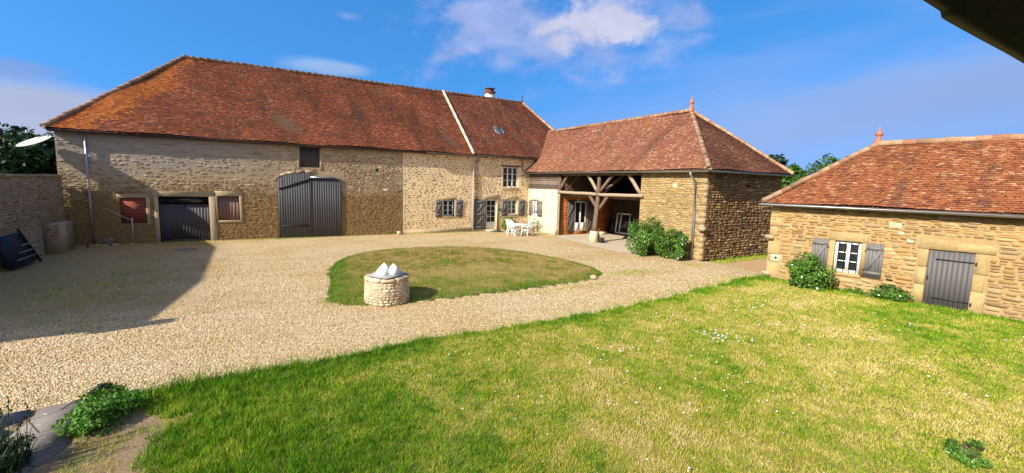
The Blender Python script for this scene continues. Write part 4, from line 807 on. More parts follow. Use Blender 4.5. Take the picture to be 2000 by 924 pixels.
tag(mb.build('buttress', [M_RENDER, M_ST_BARN]), 'low pale rendered buttress at the foot of the left wall', 'buttress')
tr_ = thing('slatted_panel', (-6.9, 22.0, 0), 'dark blue black slatted panel propped against the left wall', 'panel')
mb = MB(); mb.hexa([(-7.0,21.0,.1),(-6.70,21.0,.1),(-6.70,22.9,.1),(-7.0,22.9,.1),(-7.02,21.0,1.15),(-6.96,21.0,1.15),(-6.96,22.3,1.15),(-7.02,22.3,1.15)]); mb.build('panel', M_BLUE, tr_)
mb = MB()
for z in (.35, .6, .85): mb.beam((-6.70+.26*(z-.1)/1.05, 21.0, z), (-6.70+.26*(z-.1)/1.05, 22.85-.5*(z-.1), z), .03, .05)
mb.build('slat', M_ZINCD, tr_)
mb = MB(); mb.beam((-6.66,23.0,.0), (-6.94,22.2,1.3), .06, .06); mb.build('edge_bar', M_IRON, tr_)
mb = MB(); mb.beam((-6.2,26.6,.0), (-6.05,27.2,1.0), .05, .05); tag(mb.build('wooden_stake', M_OAKD), 'dark stake leaning by the left barn corner', 'stake')
mb = MB(); plate(mb, [(-5.75,27.05),(-5.35,27.05),(-5.35,27.3),(-5.75,27.3)], 0, .32); tag(mb.build('concrete_block', M_CONC), 'grey concrete block standing among rubble below the bricked window', 'block')
mb = MB()
for i in range(14):
    x, y = random.uniform(-6.3,-4.4), random.uniform(26.8,27.4); r_ = random.uniform(.06,.16); mb.lathe((x, y, 0), [(r_,0),(r_*.9,r_*.4),(r_*.4,r_*.6)], 6)
tag(mb.build('rubble', M_ST_SHED), 'scattered rubble along the foot of the barn wall', 'rubble', kind='stuff')
mb = MB(); mb.tube([(-4.75,27.5,0),(-4.73,27.5,1.25)], .02, 6); mb.tube([(-4.73,27.5,1.1),(-5.7,27.6,1.7)], .012, 6); tag(mb.build('metal_stake', M_PIPE), 'thin metal stake with wire before the red brick infill', 'stake')
mb = MB(); mb.lathe((-2.4, 24.6, 0), [(.42,0),(.40,.02),(.2,.03)], 14); tag(mb.build('manhole_cover', M_CONC), 'pale round cover lying flat on the shaded gravel', 'cover')
# satellite dish on the barn corner
ds = thing('satellite_dish', (-7.25, 27.6, 4.6), 'off white satellite dish seen edge on at left barn corner', 'satellite dish')
mb = MB(); c_ = Vector((-7.72, 27.1, 4.62)); n_ = Vector((-.35,-.36,.87)).normalized(); a_ = n_.cross(Vector((0,1,0))).normalized(); b_ = n_.cross(a_); V = []; Fc = []
for i, f in enumerate((0.02, .35, .7, 1.0)):
    for j in range(24): t_ = j/24*math.tau; V.append(tuple(c_+(a_*math.cos(t_)*.60+b_*math.sin(t_)*.52)*f-n_*(.11*(1-f*f))))
for i in range(3):
    for j in range(24): Fc.append((i*24+j, i*24+(j+1)%24, i*24+24+(j+1)%24, i*24+24+j))
mb.add(V, Fc); mb.build('dish', M_DISH, ds, smooth=True)
mb = MB(); mb.tube([(-7.22,27.5,4.95),(-7.4,27.3,4.9),(-7.7,27.12,4.72)], .025, 6); mb.build('bracket', M_ZINC, ds)
mb = MB(); mb.tube([tuple(c_-a_*.55), tuple(c_+n_*.42)], .012, 6); mb.lathe(tuple(c_+n_*.42-Vector((0,0,.06))), [(.03,0),(.04,.03),(.03,.12)], 8); mb.build('receiver_arm', M_PIPE, ds)

# ------------------------------------------------------------------ well
well = thing('stone_well', (3.25, 12.1, 0), 'round rubble stone well standing at the edge of the grass island', 'well')
WR = .60; WH = .72
class Cyl(Frame):
    def __init__(s, c, r): s.c = np.array(c, float); s.r = r; s.flip = False
    def p(s, u, v, o=0): return s.pn(np.array([[u, v, o]]))[0]
    def pn(s, A): A = np.asarray(A, float); th = A[..., 0]/s.r; rr = s.r+A[..., 2]-.04*A[..., 1]; return np.stack([s.c[0]+rr*np.cos(th), s.c[1]+rr*np.sin(th), s.c[2]+A[..., 1]], -1)
mb = MB(); mb.lathe((3.25,12.1,0), [(WR,-.05),(WR-.028,WH-.02)], 40); stones(mb, Cyl((3.25,12.1,0), WR), 0, math.tau*WR, .01, WH-.1, [], (.05,.11), (.08,.26), .012, (.004,.014), 1, wob=.006)
mb.build('masonry', [M_WELLMO, M_WELL], well)
mb = MB()
for i in range(9):
    t0, t1 = i/9*math.tau+.012, (i+1)/9*math.tau-.012; P = []
    h_ = random.uniform(-.006,.006)
    for z in (WH-.1, WH+h_):
        for tt, rr in ((t0,.34),(t1,.34)): P.append((3.25+rr*math.cos(tt), 12.1+rr*math.sin(tt), z))
    V = []; K = 5; Fc = []
    for z in (WH-.09, WH+h_):
        for rr in (.33, WR-.012+random.uniform(-.01,.015)):
            for q_ in range(K): tt = t0+(t1-t0)*q_/(K-1); V.append((3.25+rr*math.cos(tt), 12.1+rr*math.sin(tt), z))
    for q_ in range(K-1):
        Fc += [(10+q_, 15+q_, 16+q_, 11+q_), (5+q_, 6+q_, 16+q_, 15+q_), (q_, 10+q_, 11+q_, 1+q_), (q_, q_+1, 6+q_, 5+q_)]
    Fc += [(0,5,15,10), (4,14,19,9)]
    mb.add(V, Fc)
mb.build('coping', M_WELL, well)
wc = thing('well_cover', (3.28, 12.05, WH), 'white well cover with two pointed pyramids on top of the stone well', 'cover')
cv_ = Matrix.Rotation(R(28), 4, 'Z')
def rp(x, y, z): v = cv_ @ Vector((x, y, z)); return (3.28+v.x, 12.05+v.y, WH+v.z)
mb = MB(); mb.hexa([rp(-.42,-.36,.015), rp(.42,-.36,.015), rp(.42,.36,.015), rp(-.42,.36,.015), rp(-.42,-.36,.05), rp(.42,-.36,.05), rp(.42,.36,.05), rp(-.42,.36,.05)]); mb.build('tray', m_plain('grey_painted_tray', (.30,.30,.31), .6, .15, 4, 0), wc)
for xx, hh_, yy in ((-.09, .38, .07), (.12, .34, -.07)):
    mb = MB(); s2 = .20; mb.add([rp(xx-s2,yy-s2,.052), rp(xx+s2,yy-s2,.052), rp(xx+s2,yy+s2,.052), rp(xx-s2,yy+s2,.052), rp(xx,yy,hh_)], [(0,1,4),(1,2,4),(2,3,4),(3,0,4),(3,2,1,0)]); mb.build('pyramid', M_PLASTIC, wc)

# ------------------------------------------------------------------ garden table and chairs
TX, TY = 15.35, 24.75
gt = thing('garden_table', (TX, TY, 0), 'round white plastic garden table between its chairs before the farmhouse', 'table')
mb = MB(); mb.lathe((TX,TY,0), [(.55,.68),(.57,.70),(.57,.725),(.54,.735)], 24); mb.build('table_top', M_PLASTIC, gt)
for k_ in range(4):
    a = k_*math.pi/2+.5; mb = MB(); mb.tube([(TX+.12*math.cos(a),TY+.12*math.sin(a),.69),(TX+.2*math.cos(a),TY+.2*math.sin(a),.35),(TX+.46*math.cos(a),TY+.46*math.sin(a),.0)], [.035,.03,.03], 8); mb.build('leg', M_PLASTIC, gt)
def make_chair():
    r_ = thing('garden_chair', (0,0,0), 'x', 'chair', 'white garden chairs around the table')
    mb = MB(); mb.box(-.24,.24,-.24,.24,.40,.44); mb.build('seat', M_PLASTIC, r_)
    mb = MB(); mb.beam((-.22,.22,.44),(-.24,.36,.92),.05,.04); mb.beam((.22,.22,.44),(.24,.36,.92),.05,.04); mb.beam((-.25,.36,.92),(.25,.36,.92),.05,.08)
    for x in (-.13,-.045,.045,.13): mb.beam((x,.22,.44),(x*1.1,.355,.9),.05,.025)
    mb.build('backrest', M_PLASTIC, r_)
    for sx in (-1,1):
        for sy in (-1,1): mb = MB(); mb.beam((sx*.22,sy*.22,.41),(sx*.28,sy*.28,0),.045,.055); mb.build('leg', M_PLASTIC, r_)
        mb = MB(); mb.beam((sx*.27,-.24,.64),(sx*.26,.28,.66),.06,.03); mb.beam((sx*.25,-.23,.41),(sx*.27,-.24,.65),.045,.045); mb.build('armrest', M_PLASTIC, r_)
    return r_
c0 = make_chair()
for i, (dx, dy, rz, lb) in enumerate(((-.62,-.30,115,'white plastic garden chair at the left side of the round table'), (.15,-.72,195,'white plastic garden chair nearest the yard, back to the camera'), (.72,.05,262,'white plastic garden chair at the right end of the table'), (-.1,.75,8,'white plastic garden chair behind the table, nearest the farmhouse wall'))):
    o = c0 if i == 0 else copy_tree(c0); o.location = (TX+dx, TY+dy, 0); o.rotation_euler = (0,0,R(rz)); o['label'] = lb

# ------------------------------------------------------------------ plants
def leaves(c, rad, n, size, lumps=14, seed=0, base=0.0, fill=.35, aspect=.5):
    g = np.random.default_rng(seed); c = np.array(c, float); rad = np.array(rad, float)
    L = g.normal(size=(lumps, 3)); L /= np.linalg.norm(L, axis=1)[:, None]; L[:, 2] = L[:, 2]*.95-.05; Lc = L*rad*g.uniform(.4, .88, (lumps, 1)); Lr = g.uniform(.2, .5, lumps)
    k = g.integers(0, lumps, n); d = g.normal(size=(n, 3)); d /= np.linalg.norm(d, axis=1)[:, None]; r_ = g.uniform(fill, 1, n)**.5
    P = c + Lc[k] + d*(Lr[k]*r_)[:, None]*rad
    P = P[P[:, 2] > base]; n = len(P); d = d[:n]
    out = P-c; out /= np.linalg.norm(out, axis=1)[:, None]+1e-9
    nn = out*.7+g.normal(size=(n, 3))*.6+np.array((0, 0, .35)); nn /= np.linalg.norm(nn, axis=1)[:, None]
    a = np.cross(nn, g.normal(size=(n, 3))); a /= np.linalg.norm(a, axis=1)[:, None]; b = np.cross(nn, a); s_ = size*g.uniform(.6, 1.3, n)[:, None]
    V = np.stack([P-a*s_, P-b*s_*aspect+nn*s_*.12, P+a*s_, P+b*s_*aspect+nn*s_*.12], 1).reshape(-1, 3)
    return V, (np.arange(n)*4)[:, None]+np.arange(4)[None], P, nn
def flowers(mb, P, nn, n, size, seed=0, toward=None):
    g = np.random.default_rng(seed)
    w_ = np.einsum('ij,j->i', nn, np.array(toward)) if toward is not None else np.ones(len(P)); idx = np.argsort(-w_+g.uniform(0, .9, len(P)))[:n*3]; idx = g.choice(idx, n, replace=False)
    for i in idx:
        c = P[i]+nn[i]*.03; a = np.cross(nn[i], (.3,.2,.9)); a /= np.linalg.norm(a); b = np.cross(nn[i], a); s_ = size*g.uniform(.6, 1.2)
        mb.add([c+(a*math.cos(t_)+b*math.sin(t_))*s_*(1 if k_ % 2 else .72) for k_, t_ in enumerate(np.linspace(0, math.tau, 9)[:-1])]+[c+nn[i]*s_*.4], [(k_, (k_+1) % 8, 8) for k_ in range(8)])
def shrub(name, loc, rad, n, size, label, mleaf, nf=0, fs=.04, seed=0, lumps=24, cat='shrub', group=None):
    r_ = thing(name, loc, label, cat, group); c = (loc[0], loc[1], loc[2]+rad[2]*.78)
    V, F, P, nn = leaves(c, rad, n, size, lumps, seed, loc[2]+.02); mb = MB(); mb.addn(V, F); mb.build('foliage', mleaf, r_)
    mb = MB(); g = random.Random(seed)
    for i in range(7): a = g.uniform(0, math.tau); q = g.uniform(.3,.75); mb.tube([(loc[0]+.05*math.cos(a), loc[1]+.05*math.sin(a), loc[2]-.03), (loc[0]+rad[0]*.4*q*math.cos(a), loc[1]+rad[1]*.4*q*math.sin(a), loc[2]+rad[2]*.7), (loc[0]+rad[0]*q*math.cos(a), loc[1]+rad[1]*q*math.sin(a), loc[2]+rad[2]*1.3)], [.018,.012,.005], 5)
    mb.build('stems', M_STEM, r_)
    if nf: mb = MB(); flowers(mb, P, nn, nf, fs, seed, (-.7,-.6,.2)); tag(mb.build('flowers', M_PETAL, r_), kind='stuff')
    return r_
shrub('flowering_shrub', (17.05,15.35,0), (.92,1.12,1.10), 11500, .055, 'large rounded shrub with white flowers at the open bay of the cart shed', M_LEAF_SHRUB, 70, .026, 1)
shrub('flowering_shrub', (17.25,13.85,0), (.64,.82,.84), 6500, .055, 'smaller white flowering shrub beside the downpipe at the cart shed corner', M_LEAF_SHRUB, 36, .026, 2)
p_ = FC.p(1.68, 0, .62); shrub('rose_bush', tuple(p_), (.66,.76,.66), 7000, .05, 'rounded bush with white blooms under the barred cottage window', M_LEAF_SHRUB, 20, .036, 3)
for i, (u, o_, rd, n_) in enumerate(((3.75,.3,(.25,.34,.32),1300), (4.1,.28,(.2,.25,.24),700))): pass
p_ = FC.p(3.85, 0, .3); shrub('low_plant', tuple(p_), (.26,.60,.30), 2200, .04, 'low leafy plant at the wall between cottage window and door', M_LEAF_SHRUB, 4, .03, 4)
p_ = FC.p(2.95, 0, .22); shrub('small_weed', tuple(p_), (.15,.25,.14), 450, .03, 'small weed tuft at the wall foot beneath the open cottage shutter', M_LEAF_WEED, 0, 0, 5)
shrub('golden_shrub', (15.75,26.9,0), (.62,.5,.62), 2600, .045, 'yellow green shrub below the farmhouse kitchen window', M_LEAF_YEL, 0, 0, 6)
shrub('climbing_rose', (17.5,26.3,0), (.3,.75,.75), 850, .04, 'sparse climbing rose against the limewashed wall behind the table', M_LEAF_YEL, 14, .035, 7)
shrub('leafy_weed', (-1.80,7.72,0), (.38,.58,.20), 6200, .026, 'bright green spreading weed on the concrete edge in the left foreground', M_LEAF_WEED, 0, 0, 8, 40, 'weed')
shrub('dark_weed', (-1.90,8.36,0), (.30,.2,.17), 1000, .024, 'dark upright weed behind the bright spreading weed by the gravel', M_LEAF_WDARK, 0, 0, 9, 10, 'weed')
tw = shrub('tall_weed', (-2.55,6.72,.02), (.40,.36,.22), 2000, .022, 'dark seeding weed in the lower left corner on the paving', M_LEAF_WDARK, 0, 0, 10, 16, 'weed')
mb = MB()
for i in range(16):
    a = random.uniform(0, math.tau); r_ = random.uniform(.05,.32); h_ = random.uniform(.45,.78); x, y = -2.5+r_*math.cos(a), 6.72+r_*math.sin(a); mb.tube([(x, y, .1), (x+.04, y, h_)], .004, 4)
    for k_ in range(5): z = h_-.05*k_; mb.lathe((x+.04+random.uniform(-.02,.02), y+random.uniform(-.02,.02), z), [(.003,0),(.012,.015),(.003,.03)], 5)
mb.build('seed_heads', M_LEAF_WDARK, tw)
mb = MB()
for i in range(420):
    a = random.uniform(0, math.tau); q = random.uniform(0, .38); x, y = -2.55+q*math.cos(a), 6.72+q*math.sin(a); h_ = random.uniform(.18,.48); b = random.uniform(0, math.tau); l_ = random.uniform(.05,.26); w_ = .007
    mb.add([(x-w_*math.sin(b), y+w_*math.cos(b), .02), (x+w_*math.sin(b), y-w_*math.cos(b), .02), (x+l_*.4*math.cos(b)+w_*math.sin(b), y+l_*.4*math.sin(b)-w_*math.cos(b), h_*.65), (x+l_*math.cos(b), y+l_*math.sin(b), h_), (x+l_*.4*math.cos(b)-w_*math.sin(b), y+l_*.4*math.sin(b)+w_*math.cos(b), h_*.65)], [(0,1,2,4),(4,2,3)])
mb.build('grass_leaves', M_LEAF_WDARK, tw)
shrub('clover_clump', (7.75,1.55,0), (.34,.28,.11), 1300, .026, 'dark green clover clump in the lower right corner of the lawn', M_LEAF_SHRUB, 5, .02, 11, 12, 'weed')
def tree(name, loc, h, rad, n, size, label, ml, seed, group, conic=False):
    r_ = thing(name, loc, label, 'tree', group); g = random.Random(seed)
    c = (loc[0], loc[1], loc[2]+h-rad[2]); V, F, P, nn = leaves(c, rad, n, size, 34, seed, loc[2]+h*.12, .25, .6); mb = MB(); mb.addn(V, F); mb.build('crown', ml, r_)
    mb = MB(); mb.tube([(loc[0],loc[1],loc[2]-.1),(loc[0]+.1,loc[1],loc[2]+h*.4),(loc[0],loc[1]+.1,loc[2]+h*.85)], [.28,.2,.05], 8)
    for i in range(9):
        a = g.uniform(0, math.tau); z = h*g.uniform(.35,.7); mb.tube([(loc[0],loc[1],loc[2]+z),(loc[0]+rad[0]*.4*math.cos(a),loc[1]+rad[1]*.4*math.sin(a),loc[2]+z+h*.1),(loc[0]+rad[0]*.8*math.cos(a),loc[1]+rad[1]*.8*math.sin(a),loc[2]+z+h*.2)], [.09,.06,.02], 6)
    mb.build('trunk', M_STEM, r_); return r_
G1 = 'dark trees beyond the left wall'
for i, (x, y, h, rd) in enumerate(((-15.6,44,7.0,(2.6,2.4,3.0)), (-13.2,41.5,6.4,(2.3,2.2,2.9)), (-11.0,43.5,6.7,(2.1,2.2,3.0)), (-9.2,40.5,5.9,(1.6,1.7,2.6)), (-18,47,7.6,(2.8,2.6,3.3)))):
    tree('broadleaf_tree', (x,y,0), h, rd, 9000, .19, ('dark dense tree at the left edge beyond the wall', 'dark bushy tree showing above the middle of the left wall', 'dark tree standing behind the satellite dish', 'smaller green tree close behind the left barn corner', 'dark tree at the far left, outermost beyond the wall')[i], M_LEAF_DARK if i != 3 else M_LEAF_TREE, 30+i, G1)
G2 = 'trees between cart shed and cottage'
tree('conifer_tree', (41.5,23.4,0), 7.1, (1.4,1.4,1.7), 3600, .16, 'blue green tree peeping over the right end of the cart shed roof', M_LEAF_CONIF, 41, G2)
tree('broadleaf_tree', (40.0,20.6,0), 6.3, (2.1,2.1,3.0), 11000, .16, 'bright green bushy tree filling the gap between cart shed and cottage', M_LEAF_TREE, 42, G2)
tree('broadleaf_tree', (43.5,19.3,0), 6.2, (2.5,2.0,2.8), 8500, .17, 'mid green tree just above the low end of the cottage roof', M_LEAF_TREE, 43, G2)
tree('broadleaf_tree', (39.0,24.5,0), 5.2, (2.1,2.2,2.5), 6500, .16, 'green bush tree behind the far corner of the cart shed', M_LEAF_TREE, 44, G2)

# ------------------------------------------------------------------ small items
mb = MB(); V_ = np.array([(8.0,27.35),(8.25,27.3),(8.3,27.5),(8.05,27.55)]); plate(mb, V_, 0, .2); tag(mb.build('loose_stone', M_PALE), 'pale squared stone lying at the foot of the barn wall', 'stone')
mb = MB(); mb.lathe((10.65,12.0,0), [(.16,0),(.15,.08),(.07,.14)], 7); tag(mb.build('kerb_end_stone', M_ASHLAR), 'pale stone at the right end of the island kerb', 'stone')
mb = MB(); x = 3.95
while x < 10.4:
    l_ = random.uniform(.28,.6); y = 11.62+(.27*(max(0, x-7)/3.4)**1.5); mb.beam((x,y+random.uniform(-.015,.015),-.004), (x+l_-.02,y+random.uniform(-.015,.015),-.004), .07, .05); x += l_
tag(mb.build('kerb_edging', M_ASHLAR), 'low line of pale kerb stones along the straight front of the island', 'kerb')
mb = MB(); mb.lathe((17.95,19.7,.01), [(.13,0),(.17,.28),(.18,.30),(.15,.30),(.14,.24)], 14); tag(mb.build('flower_pot', M_POT), 'dark empty flower pot beside the timber post plinth', 'pot')
mb = MB(); plate(mb, [(20.9,23.0),(21.5,23.05),(21.48,23.35),(20.88,23.3)], .01, .2); tag(mb.build('stone_block', M_PALE), 'pale stone block on the concrete floor deep inside the cart shed', 'block')
mb = MB(); FB.box(mb, 14.5, 15.4, .004, .022, .42, .95); tag(mb.build('door_mat', M_GREENM), 'dark green mat before the glazed farmhouse door', 'mat')
lwn = thing('leaning_window', (22.5,22.6,0), 'white framed glazed casement leaning inside the dark cart shed bay', 'window frame')
FLn = Frame((22.45,0,.02), (0,1,0), (-1,0,0)); FLn.Z = np.array((.13,0,.99))
mb = MB()
for q in ((22.0,22.07,.05,1.5), (23.2,23.3,.05,1.5), (22.07,23.2,1.43,1.5), (22.07,23.2,.05,.16), (22.82,22.9,.16,1.43)): FLn.box(mb, *q, 0, .05)
f_ = mb.build('frame', M_WHITE, lwn); mb = MB(); FLn.box(mb, 22.07, 23.2, .16, 1.43, .015, .025); mb.build('pane', M_GLASS, lwn)
tp = MB(); V, F, P, nn = leaves((21.95,23.1,.35), (.25,.22,.5), 0, .1) if False else (None,)*4
mb = MB(); mb.hexa([(22.2,23.35,.01),(22.6,23.3,.01),(22.6,23.75,.01),(22.2,23.75,.01),(22.42,23.4,1.0),(22.6,23.4,1.05),(22.6,23.7,1.0),(22.45,23.7,.95)]); tag(mb.build('tarpaulin_heap', M_BLUE), 'dark covered heap in the corner beside the leaning casement', 'heap')

# ------------------------------------------------------------------ the house the photo is taken from: its deep eave shows top right
mh = thing('main_house', (9, -4, 0), 'house behind the camera whose dark balcony roof crosses the top right corner', 'house')
mb = MB(); mb.box(-1.5, 22, -8.5, -1.0, -.05, 4.0); mb.build('wall', M_MO_COT, mh)
mb = MB(); mb.hexa([(-1.9,-.75,3.95),(22.4,-.75,3.95),(22.4,-4.75,6.4),(-1.9,-4.75,6.4),(-1.9,-.75,4.05),(22.4,-.75,4.05),(22.4,-4.75,6.52),(-1.9,-4.75,6.52)]); mb.add([(-1.9,-4.75,6.45),(22.4,-4.75,6.45),(22.4,-8.8,3.95),(-1.9,-8.8,3.95)], [(0,1,2,3)]); mb.build('roof', M_UNDER, mh)
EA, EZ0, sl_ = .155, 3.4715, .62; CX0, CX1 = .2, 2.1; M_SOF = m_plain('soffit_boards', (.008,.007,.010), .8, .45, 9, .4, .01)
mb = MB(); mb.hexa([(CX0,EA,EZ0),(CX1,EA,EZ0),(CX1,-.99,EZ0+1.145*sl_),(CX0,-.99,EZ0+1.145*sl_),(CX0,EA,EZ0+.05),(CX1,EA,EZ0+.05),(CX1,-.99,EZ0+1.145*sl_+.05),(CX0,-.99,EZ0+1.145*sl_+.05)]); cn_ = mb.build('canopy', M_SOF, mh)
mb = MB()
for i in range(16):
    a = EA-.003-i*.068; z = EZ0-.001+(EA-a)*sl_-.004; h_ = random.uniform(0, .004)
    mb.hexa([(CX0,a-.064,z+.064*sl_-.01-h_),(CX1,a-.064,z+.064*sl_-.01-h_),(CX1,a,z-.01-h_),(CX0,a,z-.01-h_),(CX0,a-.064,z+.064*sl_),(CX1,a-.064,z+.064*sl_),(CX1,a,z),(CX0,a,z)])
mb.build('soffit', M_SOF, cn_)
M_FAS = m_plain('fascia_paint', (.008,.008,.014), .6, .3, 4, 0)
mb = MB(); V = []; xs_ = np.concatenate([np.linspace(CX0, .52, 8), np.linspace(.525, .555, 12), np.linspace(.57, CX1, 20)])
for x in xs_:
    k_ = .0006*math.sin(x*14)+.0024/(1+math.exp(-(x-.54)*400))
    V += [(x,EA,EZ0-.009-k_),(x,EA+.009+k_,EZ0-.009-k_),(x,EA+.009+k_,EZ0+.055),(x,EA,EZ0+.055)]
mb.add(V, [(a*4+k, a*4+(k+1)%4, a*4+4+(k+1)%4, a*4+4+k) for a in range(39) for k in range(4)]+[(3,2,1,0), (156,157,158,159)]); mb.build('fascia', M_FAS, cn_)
mb = MB(); mb.tube([(.74,.075,EZ0+.030),(.752,.068,EZ0+.033)], .0022, 6); mb.build('nail', M_ZINC, cn_)
# neighbouring outbuilding left of the frame: its hipped roof throws the big shadow on the yard
nb = thing('neighbouring_barn', (-13.5, 19.5, 0), 'hipped barn left of the yard whose shadow falls on the gravel', 'barn')
mb = MB(); mb.box(-17.2, -9.8, 10.95, 26.4, -.05, 5.0); mb.build('wall', M_MO_BARN, nb)
mb = MB(); A = [(-17.5,10.65,4.95),(-9.5,10.65,4.95),(-9.5,26.7,4.95),(-17.5,26.7,4.95),(-13.5,14.4,8.1),(-13.5,22.4,8.1)]; mb.add(A, [(0,1,4),(1,2,5,4),(2,3,5),(3,0,4,5),(3,2,1,0)]); rf = mb.build('roof', M_UNDER, nb)
mb = MB(); mb.box(-9.9, -9.6, 10.6, 10.95, 4.6, 5.38); mb.build('chimney', M_BRICK, rf)

# ------------------------------------------------------------------ grass
def blades(name, X, Y, Zb, dry, hgt, wid, m=M_BLADE):
    n = len(X); a = rng.uniform(0, math.tau, n); lean = rng.uniform(.1, .9, n)*hgt; la = rng.uniform(0, math.tau, n)
    dx, dy = np.cos(a)*wid/2, np.sin(a)*wid/2
    V = np.stack([np.stack([X-dx, Y-dy, Zb], 1), np.stack([X+dx, Y+dy, Zb], 1), np.stack([X+np.cos(la)*lean, Y+np.sin(la)*lean, Zb+hgt], 1)], 1).reshape(-1, 3)
    mb = MB(); mb.addn(V, np.arange(3*n).reshape(n, 3)); o = mb.build(name, m)
    at = o.data.attributes.new('dry', 'FLOAT', 'POINT'); at.data.foreach_set('value', np.repeat(np.clip(dry, 0, 1), 3).astype(np.float32))
    return o
# lawn: density falls with distance from the viewpoint, blades widen to keep the sward closed
N = 1500000
X = rng.uniform(-2.2, 18.3, N); Y = rng.uniform(.4, 10.2, N); d = np.hypot(X, Y); ed = edge(X); cu = cot_u(X, Y)
wob = .14*(vnoise(X, Y, 2.2, 1)-.5)*2+.10*(vnoise(X, Y, 7, 2)-.5)*2
lx = np.interp(Y, [5, 6.5, 7.2, 7.7, 8.4], [-1.1, -1.1, -1.15, -1.45, -1.62])+.9*(vnoise(X, Y, 2.5, 9)-.5)+.25*rng.random(len(X))
ins = (Y < ed+wob+.02) & (cu > .04) & (X > lx) & (rng.random(N) < np.clip(4.6/d, 0, 1)**1.25)
X, Y, d, ed, cu = X[ins], Y[ins], d[ins], ed[ins], cu[ins]; n = len(X)
bigp = vnoise(X, Y, .42, 21, 4); mid = vnoise(X, Y, 1.7, 31, 3); fin = vnoise(X, Y, 6, 41, 2)
dry = .07+.52*np.clip((X-.1)/4.8, 0, 1)-.12*np.clip((X-11)/5, 0, 1)+.72*(bigp-.5)+.6*(mid-.5)+.5*(fin-.5)
dry -= .34*np.clip(1-(ed-Y)/.75, 0, 1)+.25*np.clip(1-(cu-.1)/1.1, 0, 1); dry += .12*np.clip((6-Y)/4, 0, 1)*0
dry = np.clip(dry, .06, .9)+rng.normal(0, .17, n)
hgt = (.022+.04*rng.random(n)**1.5)*(1+.9*np.clip(1-(ed-Y)/.35, 0, 1))*np.where(dry < .3, 1.25, .9)*(1+.8*np.clip((2.2-X)/3, 0, 1)); hgt *= np.where(cu < .35, 1.6, 1)*(.45+1.15*vnoise(X, Y, 9, 111, 2)); dry = dry+.35*(vnoise(X, Y, 11, 121, 2)-.5)
wid = .0065*np.clip(d/4.6, 1, 4)**.85*rng.uniform(.7, 1.4, n)
tag(blades('lawn_grass', X, Y, np.full(n, .004), dry, hgt, wid), 'mown lawn, lush at the gravel edge and straw coloured in patches', 'grass', kind='stuff')
# island grass, dry crown and green rim
N = 260000
X = rng.uniform(1.2, 12.9, N); Y = rng.uniform(11.2, 21.8, N)
wob = .05*np.sin(X*9)*np.sin(Y*8); dd_ = np.full(N, 9.)
for i in range(len(ISP)):
    A, B = ISP[i], ISP[(i+1) % len(ISP)]; t_ = np.clip(((X-A[0])*(B[0]-A[0])+(Y-A[1])*(B[1]-A[1]))/((B-A)@(B-A)), 0, 1); dd_ = np.minimum(dd_, np.hypot(X-A[0]-t_*(B[0]-A[0]), Y-A[1]-t_*(B[1]-A[1])))
inn = inpoly(X, Y, ISP); sd = np.where(inn, dd_, -dd_)
ok = (sd > -.5*np.clip(vnoise(X, Y, 2.2, 3)-.42, 0, 1)*2*rng.random(N)-.03) & (np.hypot(X-3.25, Y-12.1) > .62)
X, Y, sd = X[ok], Y[ok], sd[ok]; n = len(X)
dry = .72+1.0*(vnoise(X, Y, .9, 51, 4)-.5)+1.2*(vnoise(X, Y, 4, 61, 2)-.5)-.62*np.clip(1-sd/.55, 0, 1)-.55*np.clip((4.2-X)/1.6, 0, 1)
dry = np.clip(dry, .08, .85)+rng.normal(0, .18, n); Zb = np.interp(sd, [-.2, 0, .12, 1, 2.4, 4], [0, .02, .07, .13, .19, .22])
tag(blades('island_grass', X, Y, Zb-.01, dry, .03+.06*rng.random(n)**2*np.where(dry < .3, 1.2, 1), .012*rng.uniform(.7, 1.5, n), M_BLADE2), 'grass of the round island, dry brown crown with green rim', 'grass', kind='stuff')
# stray grass on the gravel: near edges, right of the island, along walls
N = 500000
X = rng.uniform(-6.8, 19.0, N); Y = rng.uniform(8.2, 27.66, N); nn_ = vnoise(X, Y, 1.3, 71, 4)
e1 = 1.25*np.clip(1-(Y-edge(X))/1.1, 0, 1)*(Y > edge(X)); e2 = np.exp(-((X-12.6)/1.6)**2-((Y-12.2)/.5)**2)+np.exp(-((X-8)/3)**2-((Y-11.2)/.45)**2)*.8+np.exp(-((X-1.9)/.5)**2-((Y-12.5)/.7)**2)
e3 = np.exp(-((X+3.6)/2.6)**2-((Y-17)/5)**2)*.55+np.exp(-((X+2.5)/3)**2-((Y-26.5)/1)**2)*.35; e4 = np.exp(-((Y-12.4)/.5)**2)*(X > 16.4)*1.2+(X > 17.9)*(Y < 12.95)*(Y > 12.1)*1.0+np.exp(-((X-17.5)/.35)**2)*(Y < 13.0)*.8
e5 = np.exp(-((Y-27.45)/.16)**2)*(X > -6)*(X < 17)*1.0+np.exp(-((X-17.75)/.15)**2)*(Y > 24.2)*.8
pr = np.clip(np.maximum.reduce([e1*.7, e2, e3, e4, e5])*1.0-(.95-nn_*1.15)*.75, 0, 1)*.5
ok = (rng.random(N) < pr) & ~inpoly(X, Y, ISP) & (cot_u(X, Y) > .05) & ~((X < -1.2) & (Y < 8.6)); X, Y = X[ok], Y[ok]; n = len(X); d = np.hypot(X, Y)
tag(blades('stray_grass', X, Y, np.zeros(n), .25+.5*vnoise(X, Y, 1.2, 81, 2)+rng.normal(-.1, .12, n), .03+.05*rng.random(n), .009*np.clip(d/8, 1, 3)*rng.uniform(.7,1.4,n)), 'sparse weeds and grass tufts growing through the gravel', 'weeds', kind='stuff')
